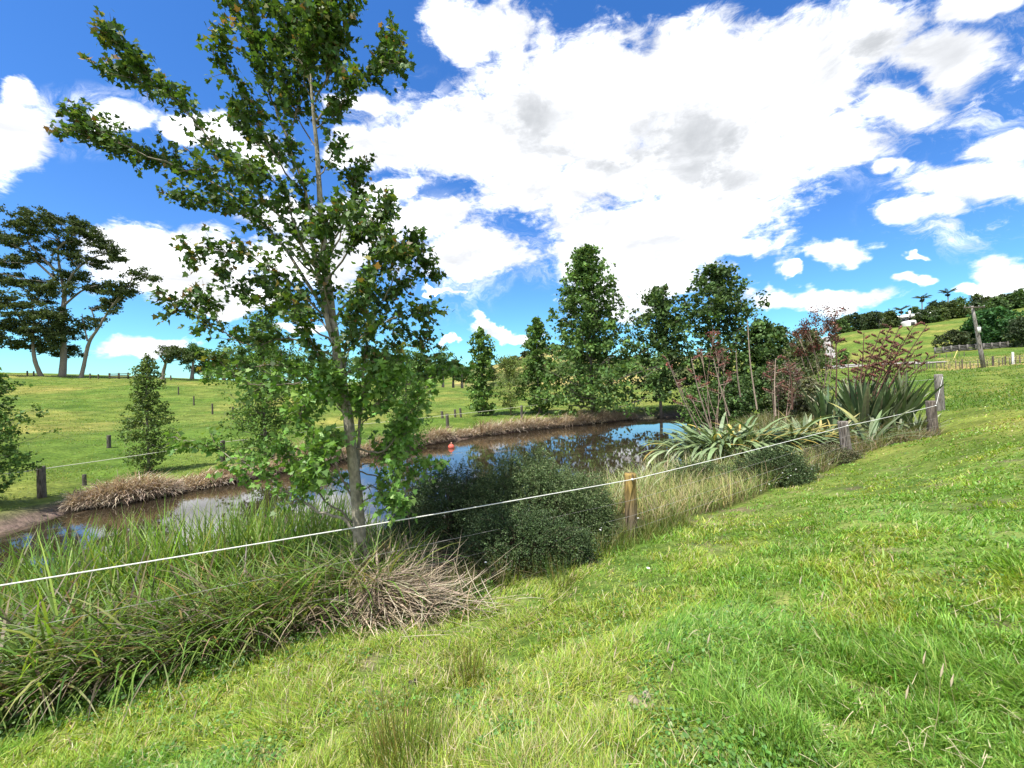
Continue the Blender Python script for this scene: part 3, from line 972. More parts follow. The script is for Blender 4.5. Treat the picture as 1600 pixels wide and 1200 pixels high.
# ------------------------------------------------------------------ foreground maple
def maple():
    B = pt(565, 905, 5.4)
    B[2] = H1(B[0], B[1])
    root = thing('maple_tree', B, 'tall slim maple with lobed leaves and long left branches, standing behind the rope', 'tree')
    bark = Acc()
    bc = (0.30, 0.27, 0.21)
    tr = [(565, 912, 5.4), (562, 850, 5.4), (558, 780, 5.4), (552, 720, 5.4), (545, 650, 5.4), (535, 600, 5.4), (527, 540, 5.42), (518, 470, 5.45), (511, 400, 5.45), (503, 320, 5.45),
          (498, 240, 5.45), (492, 170, 5.4), (488, 110, 5.4), (486, 50, 5.4), (485, 0, 5.4)]
    rt = np.array([.105, .082, .075, .070, .066, .060, .055, .048, .042, .036, .028, .020, .013, .008, .004])
    T = smooth_path([pt(*p) for p in tr], 6)
    Rr = np.interp(np.linspace(0, 1, len(T)), np.linspace(0, 1, len(rt)), rt)
    T[:, :2] += np.cumsum(RNG.normal(0, 0.002, (len(T), 2)), 0)
    tube(bark, T, Rr, 12, bc, True, 0.04)
    limbs = [  # photo polyline, depth at end minus depth at start, start radius, leaf density
        ([(548, 655), (528, 560), (498, 440), (482, 320), (465, 260), (447, 215), (425, 160), (400, 80), (392, 10), (388, -30)], -.3, .040, 1.0),
        ([(556, 760), (561, 690), (566, 610), (572, 540), (580, 450), (600, 360)], .6, .030, .8),
        ([(500, 430), (430, 330), (345, 240), (290, 175), (240, 130), (190, 75), (163, 47)], -.5, .024, 1.1),
        ([(340, 235), (270, 150), (230, 135), (200, 118), (155, 108)], -.1, .010, 1.0),
        ([(508, 490), (430, 370), (350, 295), (270, 258), (200, 237), (150, 214), (97, 209)], .4, .026, 1.1),
        ([(270, 258), (190, 225), (150, 200), (118, 180)], .2, .010, 1.0),
        ([(515, 500), (450, 440), (400, 405), (350, 395), (310, 400)], -.6, .018, 1.0),
        ([(505, 440), (440, 380), (380, 330), (330, 318), (265, 310)], .9, .016, 1.0),
        ([(528, 560), (450, 530), (395, 540), (350, 520), (320, 500), (265, 470)], -.2, .016, .8),
        ([(350, 520), (330, 490), (308, 463)], 0, .008, 1.0),
        ([(540, 640), (480, 590), (430, 570), (370, 580), (320, 590)], .5, .018, .9),
        ([(545, 650), (500, 600), (440, 600), (390, 600), (340, 560)], -.7, .016, .8),
        ([(561, 838), (535, 812), (480, 790), (420, 748), (350, 708), (300, 690), (262, 684)], -.4, .022, .7),
        ([(558, 822), (500, 770), (450, 715), (410, 700), (380, 740)], .3, .014, .8),
        ([(556, 790), (520, 720), (490, 680), (470, 640), (500, 610)], -.5, .014, .8),
        ([(553, 740), (520, 690), (475, 720), (440, 700)], -.3, .012, .7),
        ([(545, 650), (600, 625), (640, 600), (680, 590), (715, 578)], .8, .016, 1.0),
        ([(550, 700), (600, 705), (630, 660), (660, 620), (668, 600)], -.4, .016, .9),
        ([(553, 735), (600, 745), (640, 740), (680, 728)], .3, .012, .8),
        ([(556, 790), (600, 760), (625, 700), (640, 660)], -.2, .013, .8),
        ([(520, 500), (570, 440), (615, 400), (655, 410), (672, 432)], .3, .018, 1.1),
        ([(515, 440), (560, 370), (600, 330), (612, 318)], -.6, .016, 1.2),
        ([(527, 560), (590, 510), (640, 490), (673, 488)], -.2, .017, 1.1),
        ([(532, 590), (590, 560), (630, 520), (665, 540)], .5, .016, 1.1),
        ([(512, 410), (545, 330), (560, 270), (568, 262)], .4, .014, 1.1),
        ([(508, 390), (560, 330), (600, 380), (630, 395)], -.8, .014, 1.2),
        ([(500, 280), (520, 240), (535, 235)], .2, .010, .6),
        ([(494, 190), (540, 140), (590, 100), (615, 50)], .3, .014, 1.1),
        ([(590, 105), (610, 95), (622, 92)], .1, .007, 1.2),
        ([(492, 160), (530, 80), (545, 10), (548, -20)], -.4, .014, 1.3),
        ([(488, 120), (450, 50), (420, 0), (410, -30)], .4, .013, 1.3),
        ([(487, 90), (500, 20), (510, -40)], -.5, .011, 1.4),
        ([(480, 315), (410, 215), (385, 150), (352, 100), (345, 60)], -.7, .015, 1.1),
        ([(400, 75), (372, 30), (360, 2), (355, -20)], .2, .009, 1.2),
        ([(465, 262), (420, 230), (395, 222), (370, 170)], .5, .010, 1.1),
        ([(447, 215), (480, 130), (470, 60)], .6, .010, 1.3),
        ([(498, 240), (450, 150), (440, 90), (430, 60)], .5, .011, 1.3),
        ([(495, 200), (530, 170), (545, 130)], -.5, .010, 1.3),
        ([(515, 460), (480, 400), (440, 300), (390, 270), (320, 265)], -1.0, .015, 1.0),
        ([(520, 500), (500, 420), (510, 360), (530, 320)], -1.1, .014, 1.1),
        ([(525, 530), (480, 480), (440, 470), (400, 440)], 1.0, .014, 1.0),
        ([(530, 580), (560, 520), (600, 470), (640, 440)], 1.1, .014, 1.1),
        ([(535, 600), (540, 540), (560, 480), (580, 430)], -1.2, .014, 1.1),
        ([(540, 620), (500, 560), (470, 500), (460, 470)], -1.1, .014, 1.0),
        ([(527, 540), (470, 500), (400, 470), (370, 440), (350, 420)], .6, .014, .9),
        ([(490, 140), (470, 80), (462, 30), (465, -20)], .2, .008, 1.6),
        ([(488, 100), (505, 50), (512, 5), (508, -20)], -.3, .008, 1.6),
        ([(490, 150), (515, 105), (505, 50), (520, 20)], -.5, .008, 1.5),
        ([(492, 170), (475, 120), (490, 70), (482, 20)], -.6, .008, 1.5),
        ([(548, 660), (520, 630), (490, 620), (470, 650)], .4, .010, 1.5),
        ([(549, 680), (580, 650), (600, 610), (590, 580)], -.6, .010, 1.5),
        ([(550, 700), (530, 690), (505, 700), (490, 740)], -.7, .010, 1.5),
        ([(546, 655), (540, 620), (515, 590), (500, 575)], -.6, .010, 1.4),
        ([(553, 730), (590, 720), (615, 690), (640, 700)], .5, .010, 1.4),
        ([(548, 670), (560, 630), (575, 600), (620, 570)], -.5, .010, 1.4),
        ([(556, 770), (530, 750), (500, 745), (470, 760)], .3, .010, 1.2),
        ([(556, 770), (580, 760), (600, 770), (625, 790)], -.3, .010, 1.2),
        ([(600, 470), (640, 380), (655, 375)], .1, .008, 1.0),
    ]
    leafP, leafD, young = [], [], []
    for (poly, dd, r0, dens) in limbs:
        k = len(poly)
        # start depth: that of the trunk, limbs that fork from limbs start a bit off
        q = np.array([pt(px, py, 5.42 + dd * (i / (k - 1)) ** 0.8) for i, (px, py) in enumerate(poly)])
        q = smooth_path(q, 6)
        q[1:-1] += RNG.normal(0, 0.012, q[1:-1].shape)
        L = np.concatenate([[0], np.cumsum(np.linalg.norm(np.diff(q, axis=0), axis=1))])
        rad = np.interp(L / L[-1], [0, 1], [r0, 0.0025])
        tube(bark, q, rad, 6, (0.20, 0.175, 0.13) if r0 < .02 else bc, False)
        nt = int(dens * (8 + L[-1] * 16.5))
        for j in range(nt):
            s = L[-1] * (0.22 + 0.78 * RNG.random() ** 0.8)
            p = np.array([np.interp(s, L, q[:, a]) for a in range(3)])
            p2 = np.array([np.interp(min(s + .1, L[-1]), L, q[:, a]) for a in range(3)])
            p1 = np.array([np.interp(max(s - .1, 0), L, q[:, a]) for a in range(3)])
            T_ = nrm(p2 - p1)
            dr = nrm(T_ * 0.75 + RNG.normal(0, 0.55, 3) + np.array([0, 0, 0.25]))
            fs = s / L[-1]
            ll = RNG.uniform(0.16, 0.46) * (1.15 - 0.55 * fs)
            tw = np.array([p, p + dr * ll * 0.5 + [0, 0, 0.01], p + dr * ll])
            tube(bark, tw, [0.004, 0.003, 0.0015], 4, (0.19, 0.15, 0.11), False)
            nl = RNG.integers(8, 16)
            tt = RNG.uniform(0.2, 1.05, nl)
            lpz = p + dr * ll * tt[:, None] + RNG.normal(0, 0.035, (nl, 3))
            leafP.append(lpz)
            leafD.append(nrm(dr * 0.5 + RNG.normal(0, 0.55, (nl, 3)) + np.array([0, 0, -0.45])))
            yg = np.full(nl, 0.04) + (0.35 if fs > 0.88 else 0) * (tt > 0.7)
            young.append(yg)
    P = np.concatenate(leafP)
    Dd = np.concatenate(leafD)
    yg = np.concatenate(young)
    n = len(P)
    C = pick([(0.065, 0.13, 0.024), (0.095, 0.175, 0.032), (0.045, 0.095, 0.022)], n, None, 0.18, 0.06)
    low = P[:, 2] < 0.35
    C[low] = pick([(0.17, 0.31, 0.06), (0.12, 0.24, 0.045)], low.sum(), None, 0.18, 0.06)
    yn = (RNG.random(n) < yg) & ~low
    C[yn] = pick([(0.17, 0.17, 0.04), (0.16, 0.20, 0.04), (0.20, 0.13, 0.05)], yn.sum(), None, 0.2, 0.06)
    la = Acc()
    leaves(la, P, Dd, rand_dir(n, 1.3), RNG.uniform(0.048, 0.094, n), MAPLE, C, 0.25)
    # lichen rings on the lower trunk
    bark.build('trunk', M_BARK_LICHEN, root, True, B)
    la.build('crown', M_LEAF, root, False, B)
    print('maple leaves', n)


maple()


# ------------------------------------------------------------------ generic trees
def tree_profile(name, label, px, Y, top_py, prof, nleaf, leaf, cols, group=None, lean=0.0, nlimb=46, up=0.8, shape=HEART, trunk_r=None, clump=0.10, base_frac=0.02,
                 bark=(0.16, 0.14, 0.12), mat=None, base=None, depth_ratio=1.0, droop=0.0, zfrac=0.0, clumps_per=7, cat='tree'):
    """prof: (height fraction, half width in photo pixels) pairs of the crown outline"""
    B = on_ground(px, Y) if base is None else base
    topz = pt(px, top_py, Y)[2]
    Hh = max(topz - B[2], 1.5 * Y / F)
    root = thing(name, B, label, cat, group)
    s = Y / F
    hp, wp = zip(*prof)
    tr_ = trunk_r or Hh * 0.011
    bk = Acc()
    zz = np.linspace(0, 1, 14)
    wob = np.cumsum(RNG.normal(0, Hh * 0.004, (14, 2)), 0) * zz[:, None]
    T = np.stack([lean * Hh * zz + wob[:, 0], wob[:, 1], zz * Hh * 0.985 - 0.1 * (zz == 0)], -1)
    tube(bk, T, tr_ * (1 - zz) ** 0.8 + 0.006 * Hh / 10, 8, bark, True, 0.06)
    h0 = max(base_frac, hp[0] * 0.9)
    cP, cR = [], []
    for i in range(nlimb):
        hs_ = h0 + (0.97 - h0) * ((i + RNG.random()) / nlimb) ** 0.9
        a = i * 2.4 + RNG.uniform(-0.5, 0.5)
        rise = up * RNG.uniform(0.5, 1.2) * min(1.0, 0.25 + 1.6 * hs_)
        # tip height: find reach so the tip meets the outline
        Rm = np.interp(hs_, hp, wp) * s * RNG.uniform(0.75, 1.2)
        reach = Rm
        tiph = hs_ + rise * reach / Hh * 0.6
        if tiph > 1:
            tiph = 1 - RNG.uniform(0, 0.03)
        R2 = np.interp(tiph, hp, wp) * s * RNG.uniform(0.75, 1.1)
        reach = min(reach, max(R2, 0.15 * Rm) * 1.15)
        p0 = np.array([np.interp(hs_ * 0.96, zz, T[:, k]) for k in range(3)])
        dvec = np.array([math.sin(a), math.cos(a) * depth_ratio, 0])
        p2 = p0 + dvec * reach + np.array([0, 0, (tiph - hs_) * Hh + 0.02 * Hh - droop * reach])
        p1 = (p0 + p2) / 2 + np.array([0, 0, -0.06 * reach]) + RNG.normal(0, 0.03 * reach + 1e-3, 3)
        path = smooth_path([p0, p1, p2], 4)
        tube(bk, path, np.linspace(tr_ * 0.33 * (1 - hs_ * 0.7), 0.004 * Hh / 10, len(path)), 4, bark, False)
        for c in range(clumps_per):
            f = 0.25 + 0.75 * (c + RNG.random()) / clumps_per
            q = path[int(f * (len(path) - 1))]
            offs = RNG.normal(0, 0.24 * reach * (0.4 + 0.6 * f) + 0.01 * Hh, 3) * np.array([1, 1, 0.8])
            cP.append(q + offs)
            cR.append(abs(0.35 + 0.65 * RNG.random()) * clump * 0.8 * Hh * (0.35 + 0.65 * np.interp(hs_, hp, wp) / max(wp)))
            if c % 2 == 0:
                tube(bk, np.array([q, q + offs * 0.9]), [0.0025 * Hh / 10 + 0.004, 0.003], 3, bark, False)
    cP, cR = np.array(cP), np.array(cR)
    k = RNG.choice(len(cP), nleaf, p=cR / cR.sum())
    P = cP[k] + RNG.normal(0, 1, (nleaf, 3)) * cR[k][:, None] * 0.5 * np.array([1, 1, 0.7])
    hf = P[:, 2] / Hh
    rad = np.hypot(P[:, 0] - lean * P[:, 2], P[:, 1] / depth_ratio)
    lim = np.interp(np.clip(hf, 0, 1), hp, wp) * s * (1.05 + 0.3 * (fbm(P[:, 0] * 3 / clump / Hh * .3 + 50, P[:, 2] * 3 / clump / Hh * .3, 2) - 0.5))
    ok = (rad < lim * 1.12 + 0.2 * cR[k]) & (hf < 1.02) & (P[:, 2] > 0.02)
    P = P[ok]
    n = len(P)
    la = Acc()
    tone = RNG.normal(0, 0.22, len(cP))[k][ok][:, None]
    C = pick(cols, n, None, 0.14, 0.05) * np.exp(tone)
    leaves(la, P, rand_dir(n, -0.4), rand_dir(n, 1.0), leaf * RNG.uniform(0.65, 1.3, n), shape, C, 0.2)
    bk.build('trunk', M_BARK, root, True)
    la.build('crown', mat or M_LEAF_FAR, root)
    return root


DG = [(0.062, 0.125, 0.030), (0.09, 0.17, 0.04), (0.125, 0.21, 0.052)]
MG = [(0.075, 0.15, 0.03), (0.10, 0.19, 0.04), (0.14, 0.23, 0.05)]
LG = [(0.18, 0.24, 0.06), (0.14, 0.20, 0.05), (0.22, 0.28, 0.09)]
BK = [(0.045, 0.088, 0.026), (0.065, 0.12, 0.034), (0.095, 0.16, 0.044)]

tree_profile('alder_tree', 'tallest leafy tree on the far bank, broad skirt of leaves down to the water', 925, 41, 374,
             [(0, 90), (0.08, 110), (0.25, 112), (0.36, 92), (0.42, 52), (0.55, 54), (0.7, 50), (0.85, 34), (0.95, 18), (1, 6)], 23000, 0.28, DG, nlimb=96, up=0.9, clump=0.062, clumps_per=9)
tree_profile('alder_tree', 'dark leafy tree with a bare lower trunk reflected in the pond', 1032, 44, 440,
             [(0, 6), (0.10, 12), (0.18, 50), (0.4, 60), (0.6, 58), (0.8, 44), (0.93, 24), (1, 8)], 9500, 0.30, BK, nlimb=54, up=0.7, clump=0.07, base_frac=0.13, lean=-0.03)
tree_profile('alder_tree', 'broad dark tree with a domed top rising behind the flowering flax', 1124, 42, 402,
             [(0, 20), (0.12, 60), (0.3, 68), (0.5, 66), (0.7, 60), (0.85, 42), (0.95, 24), (1, 8)], 12500, 0.30, BK, nlimb=64, up=0.7, clump=0.065, clumps_per=8)
tree_profile('birch_tree', 'slender young tree with a narrow leafy spire, farthest left of the far bank trees', 754, 43, 508,
             [(0, 14), (0.1, 32), (0.3, 30), (0.45, 15), (0.6, 24), (0.8, 20), (0.93, 10), (1, 4)], 5000, 0.26, MG, nlimb=44, up=1.1, clump=0.07)
tree_profile('birch_tree', 'slender tree with a narrow grey green top left of the tallest tree', 842, 44, 490,
             [(0, 18), (0.15, 40), (0.35, 34), (0.5, 18), (0.65, 24), (0.8, 20), (0.93, 10), (1, 4)], 6000, 0.26, MG, nlimb=50, up=1.1, clump=0.07, lean=-0.03)
tree_profile('willow_shrub', 'rounded pale olive shrub tree with fine fanning branches between two slender trees', 797, 43, 556,
             [(0, 5), (0.25, 22), (0.5, 42), (0.75, 40), (0.92, 24), (1, 10)], 5200, 0.17, LG, nlimb=60, up=1.6, shape=DIAM, clump=0.09, base_frac=0.06, bark=(0.17, 0.14, 0.08))
tree_profile('leafy_tree', 'dark dense tree behind the flax flower stalks', 1196, 40, 500,
             [(0, 45), (0.3, 62), (0.6, 56), (0.8, 40), (0.95, 20), (1, 8)], 12000, 0.26, BK, nlimb=60, up=0.8, clump=0.09)
tree_profile('leafy_tree', 'olive grey shrub tree with thin tips under the red leaved shrub', 1262, 34, 512,
             [(0, 28), (0.3, 40), (0.6, 38), (0.8, 26), (0.95, 14), (1, 6)], 6500, 0.20, [(0.09, 0.11, 0.04), (0.06, 0.085, 0.03), (0.12, 0.13, 0.06)], nlimb=50, up=1.0, clump=0.09, shape=DIAM)
tree_profile('conifer_shrub', 'light green young tree standing alone at the left pond bank', 230, 19, 548,
             [(0, 14), (0.12, 34), (0.3, 38), (0.5, 28), (0.62, 16), (0.75, 24), (0.9, 12), (1, 3)], 8500, 0.085, [(0.10, 0.17, 0.035), (0.07, 0.12, 0.03), (0.14, 0.20, 0.05)], nlimb=54, up=1.1, clump=0.07)
tree_profile('leafy_tree', 'mid green bank tree seen behind the left branches of the maple', 412, 22, 478,
             [(0, 22), (0.1, 46), (0.3, 52), (0.45, 50), (0.6, 62), (0.8, 34), (0.93, 16), (1, 5)], 15000, 0.11, MG, nlimb=66, up=0.9, clump=0.075, clumps_per=9)
tree_profile('leafy_tree', 'leafy green tree cut by the left edge of the photo', -42, 13, 560,
             [(0, 20), (0.2, 66), (0.4, 78), (0.6, 70), (0.8, 50), (0.95, 22), (1, 6)], 10000, 0.09, MG, nlimb=50, up=0.5, clump=0.08)
tree_profile('leafy_tree', 'bright green sapling showing through the lower right leaves of the maple', 636, 20, 560,
             [(0, 10), (0.2, 30), (0.5, 40), (0.75, 34), (0.95, 16), (1, 5)], 6500, 0.10, [(0.10, 0.19, 0.035), (0.13, 0.22, 0.05)], nlimb=44, up=1.0, clump=0.09, base=np.array([pt(636, 715, 24)[0], 24, H1(pt(636, 715, 24)[0], 24)]))


def traced_tree(name, label, Y, trunks, blobs, nleaf, leaf, cols, group=None, bark=(0.20, 0.175, 0.15), r0=0.45, flat=0.5):
    """trunk polylines and foliage masses given by their outline in the photo at depth Y; masses get real depth"""
    B = pt(*trunks[0][0], Y)
    B[2] = H1(B[0], B[1])
    root = thing(name, B, label, 'tree', group)
    bk, la = Acc(), Acc()
    s = Y / F
    nodes = []
    for ti, tr in enumerate(trunks):
        q = np.array([pt(a, b_, Y) for a, b_ in tr])
        if ti == 0:
            q[0][2] = B[2] - 0.2
        q[1:, 1] += np.cumsum(RNG.normal(0, 0.4, len(q) - 1)) * (Y / 85)
        q = smooth_path(q, 5)
        rr = np.linspace(r0 if ti == 0 else r0 * 0.4, r0 * 0.16, len(q))
        tube(bk, q - B, rr, 7, bark, True, 0.08)
        nodes += [x for x in q[len(q) // 4:]]
    nodes = np.array(nodes)
    area = np.array([b_[2] * b_[3] for b_ in blobs], float)
    for (bx, by, rx, ry), ar in zip(blobs, area):
        c0 = pt(bx, by, Y)
        c0[1] += RNG.normal(0, 0.35 * rx * s)
        dd = np.linalg.norm(nodes - c0, axis=1) + 2.0 * np.maximum(0, nodes[:, 2] - c0[2])
        q0 = nodes[dd.argmin()]
        for k in range(3):
            tip = c0 + RNG.normal(0, 0.45, 3) * np.array([rx, rx, ry]) * s
            mid = (q0 + tip) / 2 + np.array([0, 0, -0.05]) * np.linalg.norm(tip - q0) + RNG.normal(0, 0.03, 3) * np.linalg.norm(tip - q0)
            tube(bk, smooth_path([q0, mid, tip], 4) - B, np.linspace(r0 * 0.2, r0 * 0.05, 9), 4, bark, False)
        sub = max(4, int(ar / 12))
        sc = c0 + nrm(RNG.normal(size=(sub, 3))) * RNG.random((sub, 1)) ** 0.5 * np.array([rx * 1.1, rx, ry * 1.35]) * s + RNG.normal(0, 1.5 * s, (sub, 3))
        nl = max(60, int(nleaf * ar / area.sum()))
        k = RNG.integers(0, sub, nl)
        P = sc[k] + RNG.normal(0, 1, (nl, 3)) * np.array([1, 1, flat]) * s * 3.0
        C = pick(cols, nl, None, 0.15, 0.05) * np.exp(RNG.normal(0, 0.15, sub))[k][:, None]
        leaves(la, P - B, rand_dir(nl), rand_dir(nl, 1.0), leaf * RNG.uniform(0.6, 1.3, nl), DIAM if leaf > .4 else HEART, C)
    bk.build('trunk', M_BARK, root, True)
    la.build('crown', M_LEAF_FAR, root)
    return root


GUM = [(0.040, 0.065, 0.022), (0.06, 0.09, 0.028), (0.08, 0.11, 0.038)]
traced_tree('gum_tree', 'tallest gum tree on the left skyline with a wide umbrella crown', 84,
            [[(97, 593), (97, 550), (98, 500), (97, 460), (88, 430), (80, 400), (75, 370)], [(97, 465), (115, 430), (140, 405), (165, 395)], [(90, 440), (60, 410), (35, 390), (15, 380)],
             [(80, 400), (100, 375), (125, 360)], [(97, 480), (125, 455), (150, 445)], [(84, 420), (50, 385), (35, 365)]],
            [(68, 343, 44, 9), (40, 350, 26, 8), (105, 350, 30, 9), (135, 368, 24, 10), (160, 385, 24, 10), (178, 402, 14, 9), (30, 378, 26, 8), (5, 372, 16, 10), (85, 378, 26, 8), (15, 410, 24, 8),
             (55, 405, 24, 8), (110, 400, 26, 8), (145, 410, 22, 7), (100, 428, 30, 8), (35, 440, 26, 8), (140, 448, 20, 9), (112, 455, 24, 7), (62, 452, 22, 6), (8, 435, 14, 8),
             (95, 535, 28, 10), (75, 545, 30, 8), (110, 520, 20, 9), (60, 362, 22, 7), (118, 378, 18, 6)], 42000, 0.42, GUM, r0=0.6)
traced_tree('gum_tree', 'shorter gum tree directly left of the tallest gum, sharing its shade', 82,
            [[(65, 592), (62, 565), (56, 535), (54, 500), (50, 470)], [(56, 530), (30, 500), (8, 470), (0, 462)], [(55, 510), (75, 490)]],
            [(55, 462, 22, 9), (60, 490, 30, 12), (75, 500, 24, 12), (45, 510, 24, 9), (90, 495, 16, 10), (32, 478, 18, 8), (40, 538, 22, 8), (60, 515, 28, 10)], 13000, 0.42, GUM, r0=0.42)
traced_tree('gum_tree', 'thin leaning gum with a crooked pale trunk and wispy crown', 84,
            [[(126, 592), (129, 565), (137, 535), (152, 515), (165, 495), (180, 475), (200, 450), (225, 435)], [(137, 533), (130, 510), (126, 490)], [(150, 517), (145, 490), (140, 480)], [(180, 475), (195, 460), (212, 432)]],
            [(195, 447, 18, 10), (170, 470, 20, 9), (155, 478, 14, 6), (212, 428, 10, 6), (235, 432, 12, 5), (185, 460, 18, 8), (122, 508, 12, 10), (150, 500, 12, 6), (205, 458, 12, 7), (222, 424, 12, 4), (178, 485, 10, 4)], 5200, 0.5, GUM, r0=0.38)
traced_tree('gum_tree', 'gum tree at the far left edge with its trunk out of frame', 78,
            [[(-30, 592), (-28, 540), (-20, 500), (-5, 480)]], [(-12, 480, 20, 12), (-5, 505, 14, 14), (-20, 530, 24, 14), (0, 530, 10, 10), (-25, 460, 24, 12), (2, 492, 8, 8)], 4500, 0.5, GUM)
traced_tree('crooked_tree', 'small crooked tree with a bent grey trunk beside the hilltop gate', 84,
            [[(253, 592), (254, 580), (261, 567), (259, 557), (262, 552)]], [(265, 548, 15, 7), (278, 553, 16, 8), (290, 558, 12, 7), (270, 560, 10, 5), (255, 546, 8, 4)], 2600, 0.42, GUM, r0=0.4)
SKY = [(300, 552, 20, 16), (322, 575, 22, 15), (350, 560, 30, 26), (385, 570, 26, 20), (425, 560, 28, 24), (462, 575, 26, 20), (500, 566, 30, 26), (540, 572, 26, 22), (575, 568, 26, 24)]
for i, (cx, cy, rx, ry) in enumerate(SKY):
    yb = 594 + max(0, cx - 300) * 0.04
    traced_tree('skyline_tree', ['dark rounded skyline tree right of the crooked tree, nearest to it', 'second low skyline tree right of the crooked tree', 'bushy skyline tree seen left through the maple branches',
                                 'dark skyline tree behind the left maple twigs', 'tall dark skyline tree behind the mid green bank tree', 'low skyline tree just left of the maple trunk',
                                 'dark skyline tree directly behind the maple trunk', 'skyline tree just right of the maple trunk', 'skyline tree showing through the right maple leaves'][i], 92 + i * 3,
                [[(cx, yb), (cx, (cy + yb) / 2), (cx, cy)]], [(cx, cy, rx, ry * .5), (cx - rx * .4, cy + ry * .3, rx * .6, ry * .5), (cx + rx * .45, cy + ry * .25, rx * .6, ry * .5), (cx, cy - ry * .5, rx * .6, ry * .4)],
                3000, 0.5, DG, 'trees along the paddock skyline')
LINE = [(600, 575, 24, 26), (628, 566, 26, 30), (655, 560, 24, 30), (692, 566, 20, 26), (668, 578, 20, 20), (722, 582, 14, 16), (708, 576, 14, 18), (648, 584, 20, 14)]
LL = ['dark tree in the far shelterbelt just right of the maple crown', 'broad shelterbelt tree behind the right maple leaves', 'tall rounded shelterbelt tree above the bright far paddock', 'round topped shelterbelt tree standing apart on the right',
      'low shelterbelt tree filling the gap under the taller ones', 'smallest shelterbelt tree next to the slender spire tree', 'slim shelterbelt tree between round crown and spire tree', 'low dark bush at the foot of the shelterbelt']
for i, (cx, cy, rx, ry) in enumerate(LINE):
    traced_tree('shelter_tree', LL[i], 112 + i * 2, [[(cx, 605), (cx, (cy + 600) / 2), (cx, cy)]],
                [(cx, cy, rx, ry * .45), (cx - rx * .4, cy + ry * .4, rx * .7, ry * .35), (cx + rx * .4, cy + ry * .35, rx * .7, ry * .35), (cx, cy - ry * .5, rx * .55, ry * .4)], 2600, 0.6, DG,
                'trees in the far shelterbelt')


# ------------------------------------------------------------------ shrubs
def spray_shrub(name, label, c, rx, ry, rz, nspray, cols, leaf=0.026, per=14, flowers=False, seed_dir=None, cat='shrub', group=None, splen=0.32):
    """dome of arching leafy sprays; c = centre on the ground"""
    c = np.asarray(c, float)
    root = thing(name, c, label, cat, group)
    st, la = Acc(), Acc()
    d = rand_dir(nspray)
    d[:, 2] = np.abs(d[:, 2])
    d = nrm(d)
    a = np.arctan2(d[:, 0], d[:, 1])
    lum = 0.76 + 0.62 * (fbm(a * 2.2 + 11 + c[0], d[:, 2] * 3.2 + 7, 3) - 0.28)
    shell = RNG.random(nspray) ** 0.28
    P0 = d * np.array([rx, ry, rz]) * (lum * (0.55 + 0.45 * shell))[:, None]
    gz = H(c[0] + P0[:, 0], c[1] + P0[:, 1]) - c[2]
    P0[:, 2] = np.maximum(P0[:, 2], 0) + gz * (1 - np.clip(P0[:, 2] / rz, 0, 1))
    dr = nrm(d * np.array([1, 1, 0.55]) + RNG.normal(0, 0.35, (nspray, 3)) + np.array([0, 0, 0.15]))
    L = RNG.uniform(0.35, 1.25, nspray) * splen * 0.85
    t_ = (np.arange(per) + 0.5) / per
    tt = t_[None] * np.ones((nspray, 1)) + RNG.uniform(-.5 / per, .5 / per, (nspray, per))
    P = P0[:, None] + dr[:, None] * (L[:, None] * tt)[..., None] + np.array([0, 0, -0.22])[None, None] * (tt ** 2 * L[:, None])[..., None]
    P = P + RNG.normal(0, 0.012, P.shape)
    n = nspray * per
    Pf = P.reshape(-1, 3)
    D0 = nrm(np.repeat(dr, per, 0) * 0.6 + RNG.normal(0, 0.6, (n, 3)))
    C = pick(cols, n, None, 0.15, 0.05) * np.repeat(np.exp(RNG.normal(0, 0.2, nspray)), per)[:, None]
    leaves(la, Pf, D0, rand_dir(n, 1.2), leaf * RNG.uniform(0.7, 1.3, n), OVAL if leaf > 0.03 else DIAM, C)
    m_ = min(260, nspray)
    for k in range(m_):
        tube(st, np.array([[P0[k, 0] * 0.1, P0[k, 1] * 0.1, gz[k] * .1], P0[k] * 0.6 + [0, 0, 0.05], P0[k], P[k, -1]]), [0.014, 0.008, 0.004, 0.0015], 4, (0.13, 0.10, 0.07), False)
    st.build('stems', M_BARK, root, True)
    la.build('foliage', M_SHRUB, root)
    return root


COP = [(0.045, 0.078, 0.026), (0.065, 0.105, 0.034), (0.09, 0.135, 0.046), (0.14, 0.185, 0.075)]
COPD = [(0.030, 0.056, 0.02), (0.045, 0.078, 0.027), (0.065, 0.10, 0.036)]


def gnd(px, py, Y):
    p = pt(px, py, Y)
    p[2] = H1(p[0], p[1])
    return p


spray_shrub('dark_shrub', 'dark green small leaved shrub spreading towards the water, left of the grey green mound', gnd(708, 805, 7.5), 1.2, 0.9, 1.5, 7500, COPD)
spray_shrub('grey_green_shrub', 'large dense grey green shrub mound just left of the yellow topped post', gnd(835, 805, 7.1), 1.35, 0.95, 1.62, 10500, COP)
spray_shrub('grey_green_shrub', 'lower skirt of fine leaved shrub pressed against the fence wires in front of the mound', gnd(815, 890, 5.95), 1.0, 0.45, 0.85, 3400, COPD + [COP[1]])
spray_shrub('grey_green_shrub', 'rear grey green shrub behind the mound beside the reeds', gnd(890, 730, 9.3), 0.85, 0.7, 1.15, 1700, COP)
spray_shrub('dark_shrub', 'dark green fine leaved shrub in front of the flax, left of the leaning middle post', gnd(1205, 745, 10.9), 0.95, 0.7, 0.95, 2300, COPD + [COP[2]], leaf=0.034)
spray_shrub('dark_shrub', 'low olive green shrub in front of the drooping flax', gnd(1090, 720, 11.6), 1.1, 0.7, 0.72, 1700, COP, leaf=0.036)
